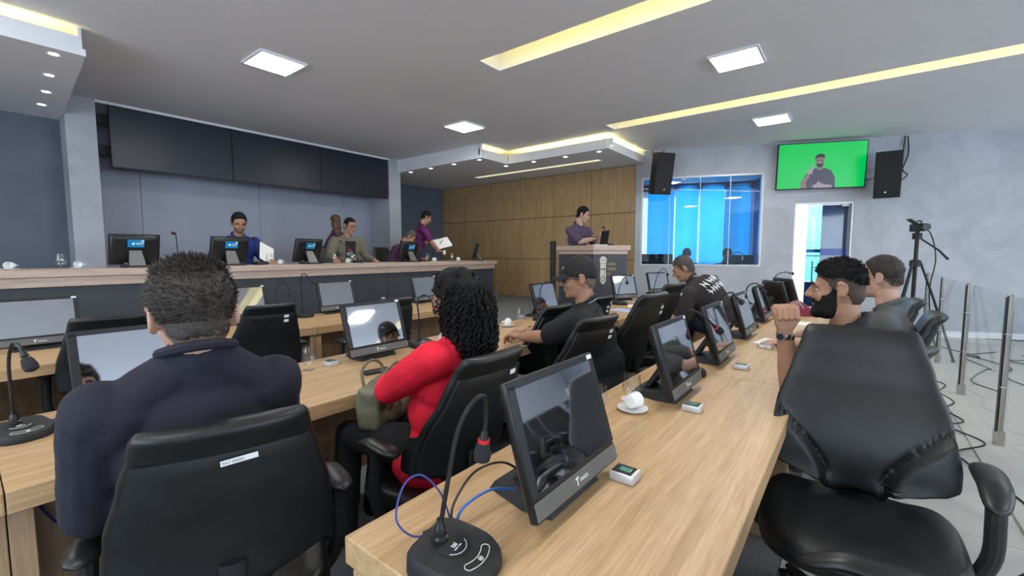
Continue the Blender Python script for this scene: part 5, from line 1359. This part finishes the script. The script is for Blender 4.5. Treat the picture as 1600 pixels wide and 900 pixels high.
def peplum(cl, P, A, k):
    cl.ell(P(0, 0.01, -0.06), (0.20, 0.165, 0.12), A); cl.ell(P(0.06, 0.03, -0.10), (0.15, 0.14, 0.09), A)
wm = person('woman in a red blouse with long black curly hair, seen from behind', (1.25, 1.35, 0.585), 104, lean=-11, height=0.94, head_az=100, head_pitch=2, skinm=SK_B, shirt=REDB, pants=BLKT, long_sleeve=True, bulk=1.12,
            lh=(1.21, 1.64, 0.80), rh=(1.50, 1.74, 0.80), le=(-1.0, 0.0, -0.5), re=(0.8, -0.2, -0.5), hair=curls, vox=0.008, hem=peplum, collar=False,
            knees=((1.085, 1.80, 0.55), (1.30, 1.84, 0.55)), feet=((1.06, 1.80, 0.02), (1.24, 1.86, 0.02)))
t = thing('high_heel_shoe', (1.06, 1.82, 0.0), 122, 'pointed black shoe on the foot of the woman in red', 'shoe')
rr = []
for i in range(9):
    q = i / 8; y = -0.06 + 0.23 * q; w = 0.036 * sqrt(max(0.01, 1 - q ** 2.2)); hh = 0.055 * (1 - q) + 0.018
    rr.append([(y, w * cos(a), 0.012 + hh * 0.5 + hh * 0.5 * sin(a)) for a in [2 * pi * m_ / 14 for m_ in range(14)]])
MB().loft(rr).build('shoe_body', mat('black_suede', (0.008, 0.008, 0.008), 0.6, var=0.2), t)
MB().tube([(-0.05, 0, 0.03), (-0.055, 0, 0.0)], [0.018, 0.010], 10).build('heel', MATS['black_suede'], t)
# her handbag
OLIVE = mat('olive_leather', (0.16, 0.155, 0.10), 0.45, var=0.2, vscale=14, bump=0.15, bscale=120)
t = thing('handbag', (1.18, 1.665, 0.62), 20, 'olive green leather handbag on the lap of the woman in red', 'handbag')
hb_ = MB(); hb_.box((0, 0, 0.085), (0.27, 0.12, 0.19), None, 0.03, 3); hb_.ell((0, 0, 0.16), (0.12, 0.05, 0.05)); hb_.ell((0.02, -0.04, 0.06), (0.12, 0.05, 0.07))
obj('pouch', remesh(hb_, 'pouch', OLIVE, 0.008, 4, disp=0.008, dscale=14), t)
for s_ in (-1, 1): MB().tube(catmull([(-0.08, s_ * 0.045, 0.17), (-0.07, s_ * 0.06, 0.24), (0.0, s_ * 0.065, 0.27), (0.07, s_ * 0.06, 0.24), (0.08, s_ * 0.045, 0.17)], 5), 0.007, 8).build('strap', OLIVE, t)
MB().box((-0.06, -0.075, 0.10), (0.05, 0.012, 0.035), None, 0.004).build('flap_tab', OLIVE, t)
MB().tube([(0.0, -0.085, 0.16), (0.01, -0.095, 0.09)], 0.004, 8).build('zip_pull', SILVER, t)

# ---- man in a black cap
BLKS = cloth('black_tshirt', (0.010, 0.010, 0.011)); CAPM = cloth('black_cap', (0.012, 0.010, 0.010), 0.8)
def cap_hat(hchild, H, HA, k, root):
    hchild(shell(hm_short(0.02, -0.015, -0.060, 0.01), lambda q: 0.0015), 'hair_fade', FADE_T)
    def mk(q): return sst(0.022 - 0.10 * (q.y + 0.02) * -0.35 - 0.004, 0.026 + 0.10 * (q.y + 0.02) * 0.35, q.z)
    c = hchild(shell(lambda q: sst(0.008 + 0.16 * (q.y), 0.013 + 0.16 * (q.y), q.z), lambda q: 0.012 + 0.012 * sst(0.05, 0.12, q.z)), 'cap', CAPM)
    def bill(u, v):
        a = (u - 0.5) * 1.9; r = 0.080 + 0.075 * v * (cos(a * 0.9)) ** 0.6
        return (sin(a) * (0.082 + 0.006 * v), 0.012 + cos(a) * 0.078 + 0.072 * v * max(0, cos(a * 0.95)) ** 0.5, 0.032 - 0.022 * v - 0.022 * sin(a) ** 2 + 0.0)
    b = MB(); 
    for dz in (0.0, 0.005):
        o_ = len(b.v); b.grid(lambda u, v: V(bill(u, v)) + V((0, 0, dz)), 21, 7)
    n = 21 * 7
    edge = [i for i in range(21)] + [21 * j + 20 for j in range(1, 7)] + [126 + i for i in range(19, -1, -1)] + [21 * j for j in range(5, 0, -1)]
    for i in range(len(edge)): a_, b_ = edge[i], edge[(i + 1) % len(edge)]; b.f.append((a_, b_, b_ + n, a_ + n))
    hchild(b, 'cap_bill', CAPM, c)
    hchild(MB().ell((0, -0.014, 0.139), (0.007, 0.007, 0.004), nu=10, nv=6), 'cap_button', CAPM, c)
    hchild(MB().tube([(0.020, 0.098, 0.062), (0.035, 0.096, 0.074), (0.052, 0.086, 0.080)], [0.001, 0.003, 0.001], 6), 'cap_logo', LOGOW, c)
GLF = mat('glasses_frame', (0.02, 0.015, 0.015), 0.3, var=0.1)
def glasses(pp, m=GLF, lens=True):
    hc_ = pp['hchild']; g = None
    for s_ in (1, -1):
        rim = [(0.033 * s_ + 0.023 * cos(a), 0.098 - 0.010 * abs(cos(a)) * (1 if cos(a) * s_ > 0 else 0), -0.002 + 0.016 * sin(a)) for a in [2 * pi * q / 16 for q in range(17)]]
        mb = MB().tube(rim, 0.0022, 6); mb.tube([(0.056 * s_, 0.090, 0.004), (0.080 * s_, 0.06, 0.006), (0.085 * s_, -0.005, 0.004)], 0.0022, 6)
        if s_ == 1: mb.tube([(-0.010, 0.101, 0.0), (0.0, 0.106, 0.003), (0.010, 0.101, 0.0)], 0.0022, 6)
        hc_(mb, 'glasses', m)
cp = person('man in a black cap, glasses and black t-shirt leaning on his desk', (2.40, 1.17, 0.57), 110, lean=14, side=0, height=1.0, head_az=122, head_pitch=4, skinm=SK_D, shirt=BLKS, pants=BLKT, sleeve=0.80, bulk=1.18, wide=1.05,
            lh=(2.30, 1.82, 0.80), rh=(2.52, 1.86, 0.81), le=(-0.5, -0.2, -1.0), re=(0.6, 0.2, -0.6), hair=cap_hat, vox=0.009, neck_fwd=0.02,
            lhand={'d': (0.05, 1, 0.08), 'curl': 0.5}, rhand={'d': (-0.8, 0.5, 0.05), 'curl': 0.6})
glasses(cp)
GOLD = mat('gold_metal', (0.75, 0.50, 0.12), 0.25, metal=1.0, var=0.1)
def bracelet(pp, s_, m, name, r=0.033, wdt=0.014, face_m=None, out=None, back=0.03):
    w = pp['wr'][s_]; el_d = None
    d = pp.get('wd%d' % s_)
    c = w - d * back; x = d.orthogonal().normalized(); y = d.cross(x)
    rg = [[c + d * t_ + (x * cos(2 * pi * q / 24) + y * sin(2 * pi * q / 24)) * (r + 0.002 * (1 - abs(t_) / wdt)) for q in range(24)] for t_ in (-wdt * .6, -wdt * .3, 0, wdt * .3, wdt * .6)]
    o = pp['child'](MB().loft(rg), name, m)
    if face_m:
        oo = V(out).normalized(); oo = (oo - d * oo.dot(d)).normalized()
        pp['child'](MB().tube([c + oo * (r - 0.004), c + oo * (r + 0.008)], 0.018, 20), 'watch_case', m, o)
        pp['child'](MB().tube([c + oo * (r + 0.0075), c + oo * (r + 0.0092)], 0.0145, 20), 'watch_dial', face_m, o)
cp['wd1'] = V((0.1, 1, 0.05)).normalized(); cp['wd-1'] = V((-0.3, 0.95, 0)).normalized()
bracelet(cp, -1, GOLD, 'gold_watch', 0.034, 0.022, GOLD, (0, 0, 1), 0.035)
rg = [cp['P'](0.078 * cos(a), 0.074 * sin(a) - 0.006, 0.512 - 0.018 * sin(a)) for a in [2 * pi * q / 30 for q in range(31)]]
cp['child'](MB().tube(rg, 0.0032, 6), 'necklace', SILVER)

# ---- man bending over, white print on his back
BRN = cloth('dark_brown_tshirt', (0.026, 0.020, 0.021))
bd = person('grey-haired man bending over, dark t-shirt with white print on the back', (4.98, 1.02, 0.655), 78, lean=40, side=14, height=1.10, head_az=108, head_pitch=24, head_drop=0.03, skinm=SK_D, shirt=BRN, pants=JEANS, sleeve=0.75, bulk=1.18,
            lh=(4.75, 1.62, 0.72), rh=(5.15, 1.70, 0.74), le=(-0.4, -0.8, -0.4), re=(0.8, 0, -0.5), hair=short_hair(HAIRG, 0.007, FADE_T, 700, front=0.062, length=0.010), vox=0.010)
rnd = random.Random(5)
def back_pt(x, z, off=0.004):
    yb = -0.146 * 1.14 * sqrt(max(0.05, 1 - (x / 0.24) ** 2 * 0.8 - ((z - 0.30) / 0.27) ** 2 * 0.6))
    return bd['P'](x, yb - off, z)
for row, zc in enumerate((0.405, 0.325)):
    for q in range(6):
        x0 = 0.115 - 0.046 * q; pts = [(x0 + rnd.uniform(-.012, .012), zc + 0.034), (x0 - 0.012 + rnd.uniform(-.01, .01), zc + rnd.uniform(-.01, .01)), (x0 - 0.02 + rnd.uniform(-.012, .012), zc - 0.034)]
        bd['child'](MB().tube(catmull([back_pt(*p) for p in pts], 4), [0.004, 0.005, 0.006, 0.008, 0.009, 0.008, 0.006, 0.004, 0.002], 6), 'print_stroke', LOGOW, bd['shirt'])
        if q % 2 == 0: bd['child'](MB().tube([back_pt(x0 + 0.01, zc + 0.03 * (1 - row)), back_pt(x0 - 0.04, zc - 0.006)], [0.003, 0.007], 6), 'print_stroke', LOGOW, bd['shirt'])

# ---- bearded man with clasped hands
BLK2 = cloth('charcoal_tshirt', (0.016, 0.016, 0.018))
def beard_hair(hchild, H, HA, k, root):
    mk = hm_short(0.066, 0.040, 0.018, 0.050)
    tk = lambda q: 0.002 + 0.014 * sst(0.04, 0.10, q.z) + 0.006 * sst(0.0, 0.08, q.y) * sst(0.06, 0.1, q.z)
    o = hchild(shell(mk, tk, jit=0.003), 'hair', HAIRK)
    hchild(shell(hm_short(0.055, -0.020, -0.070, 0.038), lambda q: 0.0013), 'hair_fade', mat('faded_scalp_brown', (0.055, 0.032, 0.022), 0.7, var=0.25, vscale=60), o)
    spikes(hchild, mk, tk, 2200, HAIRK, 0.013, seed=6, lay=0.8, parent=o)
    b = hchild(shell(hm_beard(-0.022), lambda q: 0.0035 + 0.013 * (1 - sst(-0.10, -0.05, q.z)), lst=HJ, jit=0.003, nu=72, nv=48), 'beard', HAIRK)
    hchild(MB().tube([(-0.028, 0.088, -0.056), (-0.012, 0.1015, -0.047), (0.012, 0.1015, -0.047), (0.028, 0.088, -0.056)], [0.005, 0.0065, 0.0065, 0.005], 8), 'moustache', HAIRK, b)
HC = V((2.26, 0.205, 1.135))
br = person('bearded man in a black t-shirt resting clasped hands before his chin', (2.47, -0.09, 0.54), 99, lean=12, height=1.03, head_az=93, head_pitch=1, skinm=SK_D, shirt=BLK2, pants=JEANS, sleeve=0.62, bulk=1.08,
            lh=(2.235, 0.225, 1.040), rh=(2.325, 0.245, 1.040), le=(0.1, 0.15, -1.0), re=(0.25, 0.2, -1.0), lhand=False, rhand=False, hair=beard_hair, vox=0.0085, neck_fwd=0.03)
# clasped hands: two palms with interlaced fingers, joined to the same body mesh
ch_ = MB()
wl, wr_ = br['wr'][1], br['wr'][-1]
ax = (wr_ - wl).normalized(); upv = V((0.0, 0.10, 1)).normalized(); upv = (upv - ax * upv.dot(ax)).normalized(); fw = ax.cross(upv).normalized()
for s_, w in ((1, wl), (-1, wr_)):
    inn = ax * s_
    ch_.cap(w - upv * 0.03, 0.028, w + upv * 0.01, 0.026)
    for i in range(4):
        kn = w + upv * 0.078 + fw * (0.034 - 0.022 * i) + inn * 0.008
        ch_.cap(w + upv * 0.012 + fw * (0.016 - 0.010 * i), 0.017, kn, 0.0135)
        off = fw * (0.012 if s_ == -1 else 0.0)
        p1 = kn + inn * 0.034 + upv * 0.026 + off * 0.5; p2 = kn + inn * 0.086 + upv * 0.016 + off; p3 = kn + inn * 0.104 - upv * 0.022 + off
        ch_.chain([kn, p1, p2, p3], [0.0128, 0.0116, 0.0106, 0.0090], 10)
    tb_ = w + upv * 0.035 - fw * -0.030
    ch_.chain([w + upv * 0.02 + fw * 0.02, w + upv * 0.05 + fw * 0.046 + inn * 0.008, w + upv * 0.085 + fw * 0.052 + inn * 0.028], [0.018, 0.0135, 0.010], 10)
hm_ = remesh(ch_, 'hands', SK_D, 0.0036, 1); hm_.transform(M.Translation(-br['hip']))
br['root'].data = join_meshes('person', [br['root'].data, hm_])
br['wd1'] = V((-0.02, -0.02, 1)).normalized()
bracelet(br, 1, CHROME, 'wrist_watch', 0.0345, 0.018, EYED, (-1, 0.35, 0.1), 0.022)
for s_ in (1, -1): pass

# ---- man in a grey t-shirt beyond him
GRY = cloth('grey_tshirt', (0.085, 0.088, 0.092))
gy = person('man in a grey t-shirt seen from behind, beside the bearded man', (3.42, -0.22, 0.55), 80, lean=6, height=1.02, head_az=72, head_pitch=3, skinm=SK_C, shirt=GRY, pants=JEANS, sleeve=0.7,
            lh=(3.36, 0.34, 0.80), rh=(3.72, 0.30, 0.80), le=(-0.5, -0.3, -0.8), re=(0.6, -0.2, -0.8), hair=short_hair(HAIRB, 0.008, FADE_T, 1200, length=0.010, side=0.01, nape=-0.04), vox=0.009, lhand={'d': (-0.45, 0.9, -0.1), 'curl': 0.3})

# ---- people on the dais
BLU = cloth('royal_blue_shirt', (0.012, 0.030, 0.19)); KHK = cloth('khaki_jacket', (0.165, 0.145, 0.105)); PUR = cloth('plum_jacket', (0.050, 0.016, 0.042)); MAG = cloth('magenta_polo', (0.105, 0.012, 0.085)); VIO = cloth('dusty_violet_shirt', (0.085, 0.060, 0.105))
d1 = person('man in a royal blue shirt reading at the dais', (2.30, 6.32, 1.10), -96, lean=10, height=1.0, head_az=-98, head_pitch=20, skinm=SK_D, shirt=BLU, pants=JEANS, sleeve=0.7, bulk=1.1, eyes_open=False,
            lh=(2.56, 5.95, 1.28), rh=(1.96, 5.98, 1.30), hair=short_hair(HAIRK, 0.012, FADE_T, 600), vox=0.011)
d1['hchild'](shell(hm_beard(-0.04), lambda q: 0.0015, lst=HJ), 'beard', FADE_T)
o = MB().box((0, 0, 0), (0.20, 0.003, 0.29)).build('held_paper', PAPER); o.location = (2.50, 5.93, 1.375); o.rotation_euler = (R(-35), R(28), R(8)); tag(o, 'white sheet held by the man in blue', 'paper')
d2 = person('man in a khaki jacket and glasses speaking at the dais', (3.84, 6.34, 1.14), -98, lean=12, height=1.0, head_az=-78, head_pitch=14, skinm=SK_D, shirt=KHK, pants=JEANS, long_sleeve=True, bulk=1.15, wide=1.08,
            lh=(4.12, 5.98, 1.27), rh=(3.42, 5.92, 1.30), hair=short_hair(HAIRK, 0.005, FADE_T, 300, front=0.075, temple=0.07), vox=0.011)
glasses(d2)
# t-shirt showing between the jacket fronts, with a printed picture
TSH = cloth('printed_black_tshirt', (0.012, 0.011, 0.012))
def chest(u, v, w=0.082, off=0.006):
    x = (u - 0.5) * 2 * w; z = 0.06 + 0.40 * v
    yy = 0.139 * 1.12 * sqrt(max(0.1, 1 - (x / 0.26) ** 2 - max(0, (z - 0.25) / 0.34) ** 2)) + off
    return d2['P'](x, yy, z)
d2['child'](MB().grid(lambda u, v: chest(u, v, 0.085 - 0.02 * (1 - v)), 9, 12), 'tshirt', TSH, d2['shirt'])
for nm, c_, u0, u1, v0, v1 in (('print_red', (0.5, 0.02, 0.05), 0.05, 0.95, 0.10, 0.26), ('print_white', (0.7, 0.66, 0.62), 0.55, 0.92, 0.28, 0.48), ('print_grey', (0.22, 0.25, 0.3), 0.1, 0.7, 0.46, 0.60), ('print_red', (0.5, 0.02, 0.05), 0.15, 0.55, 0.64, 0.70)):
    d2['child'](MB().grid(lambda u, v: chest(u0 + (u1 - u0) * u, v0 + (v1 - v0) * (v + 0.25 * (u - 0.5)), 0.075, 0.009), 6, 4), 'shirt_print', mat(nm, c_, 0.7, var=0.5, vscale=40), d2['shirt'])
d3 = person('man in a plum jacket bent over his papers at the dais', (4.78, 6.40, 1.08), -72, lean=30, height=1.0, head_az=-40, head_pitch=42, skinm=SK_D, shirt=PUR, pants=JEANS, long_sleeve=True, bulk=1.1, eyes_open=False,
            lh=(5.12, 6.02, 1.27), rh=(4.66, 5.95, 1.27), hair=short_hair(HAIRG, 0.006, FADE_T, 300), vox=0.011)
rgp = [d3['P'](0.06 + 0.0 * q, 0.15 - 0.05 * q, 0.22 + 0.26 * q) for q in (0, 0.25, 0.5, 0.75, 1.0)]
d3['child'](MB().tube(rgp, 0.006, 6), 'lanyard', SILVER, d3['shirt'])
st = person('standing man in a magenta polo holding papers behind the dais', (5.25, 6.35, 1.42), -28, lean=17, height=0.95, head_az=-24, head_pitch=22, skinm=SK_D, shirt=MAG, pants=JEANS, sleeve=0.75, legs='stand', eyes_open=False,
            lh=(5.66, 6.32, 1.60), rh=(5.53, 6.02, 1.42), le=(-0.2, 0.4, -0.8), re=(-0.3, -0.7, -0.7), hair=short_hair(HAIRK, 0.010, FADE_T, 500), vox=0.011, shoe=BLACKP,
            rhand={'d': (0.9, -0.2, -0.05), 'curl': 0.7}, lhand={'d': (0.8, -0.3, 0.0), 'curl': 0.5})
t = thing('paper_stack', (5.68, 6.10, 1.565), 0, 'sheaf of white papers held by the standing man', 'paper')
TP_ = M.Rotation(R(-32), 4, 'Z') @ M.Rotation(R(52), 4, 'X') @ M.Rotation(R(14), 4, 'Z')
for i in range(3): MB().box((0.006 * i, -0.004 * i, 0.004 * i), (0.30, 0.22, 0.0025), TP_ @ M.Rotation(R(3 * i), 4, 'Z')).build('sheet', PAPER, t)
MB().tube([TP_ @ V((-0.05, -0.02, 0.016)), TP_ @ V((0.03, 0.05, 0.016))], 0.006, 8).build('pen', BLACKP, t)
t = thing('paper_cup', (5.60, 5.95, 1.36), 0, 'small white cup held in the standing man\'s hand', 'cup')
MB().lathe([(0.020, 0.0), (0.026, 0.07), (0.0275, 0.07), (0.025, 0.07), (0.019, 0.003)], 20).build('bowl', PAPER, t)
# long brown hair of a person standing behind the khaki jacket
def long_hair(hchild, H, HA, k, root):
    m = mat('chestnut_hair', (0.12, 0.06, 0.028), 0.55, var=0.5, vscale=30, bump=0.4, bscale=120, stretch=(6, 6, 0.6))
    c = MB(); c.ell((0, -0.018, 0.036), (0.084, 0.104, 0.094)); c.ell((0, -0.05, -0.06), (0.082, 0.066, 0.12)); c.ell((0, -0.06, -0.15), (0.078, 0.06, 0.12)); c.ell((0, -0.05, -0.24), (0.07, 0.07, 0.08))
    me = remesh(c, 'hair', m, 0.010, 3, disp=0.006, dscale=24); me.transform(M.Translation(H((0, 0, 0))) @ (HA * k).to_4x4()); me.transform(M.Translation(-root.location)); obj('hair', me, root)
lhp = person('person with long chestnut hair seen from behind at the back wall', (4.10, 7.0, 1.27), 90, lean=2, height=0.96, shoulder_drop=0.07, skinm=SK_C, shirt=PUR, pants=JEANS, hair=long_hair, vox=0.013, legs='stand', wide=0.62, bulk=0.85, face=False,
             lh=(4.0, 7.18, 1.35), rh=(4.2, 7.18, 1.35))
# ---- man at the lectern
pm = person('man in a violet shirt reading at the lectern', (6.40, 3.66, 1.31), -108, lean=8, height=1.04, head_az=-66, head_pitch=16, skinm=SK_C, shirt=VIO, pants=JEANS, sleeve=0.85, legs='stand', eyes_open=False, shoe=BLACKP,
            lh=(6.48, 3.34, 1.62), rh=(6.36, 3.30, 1.61), le=(0.8, 0.3, -0.6), re=(-0.9, 0.1, -0.5), hair=short_hair(HAIRK, 0.012, FADE_T, 500), vox=0.010)
# ---- two operators in the control room
for i, (s_, cap_) in enumerate(((1.05, True), (1.80, False))):
    hp = wpt(s_, 0.70, -0.95)
    pp = person(['operator in a dark cap behind the control room glass', 'operator with dark hair behind the control room glass'][i], hp, math.degrees(math.atan2(WN.y, WN.x)) + (8 if i else -6), lean=3, height=0.97, skinm=SK_B, shirt=cloth('operator_shirt', (0.012, 0.018, 0.03)), pants=JEANS,
                hair=(short_hair(HAIRK, 0.014, None, 0) if i else cap_hat), vox=0.013)
bpy.data.batch_remove(TRASH)
bpy.data.scenes.remove(TMPS)
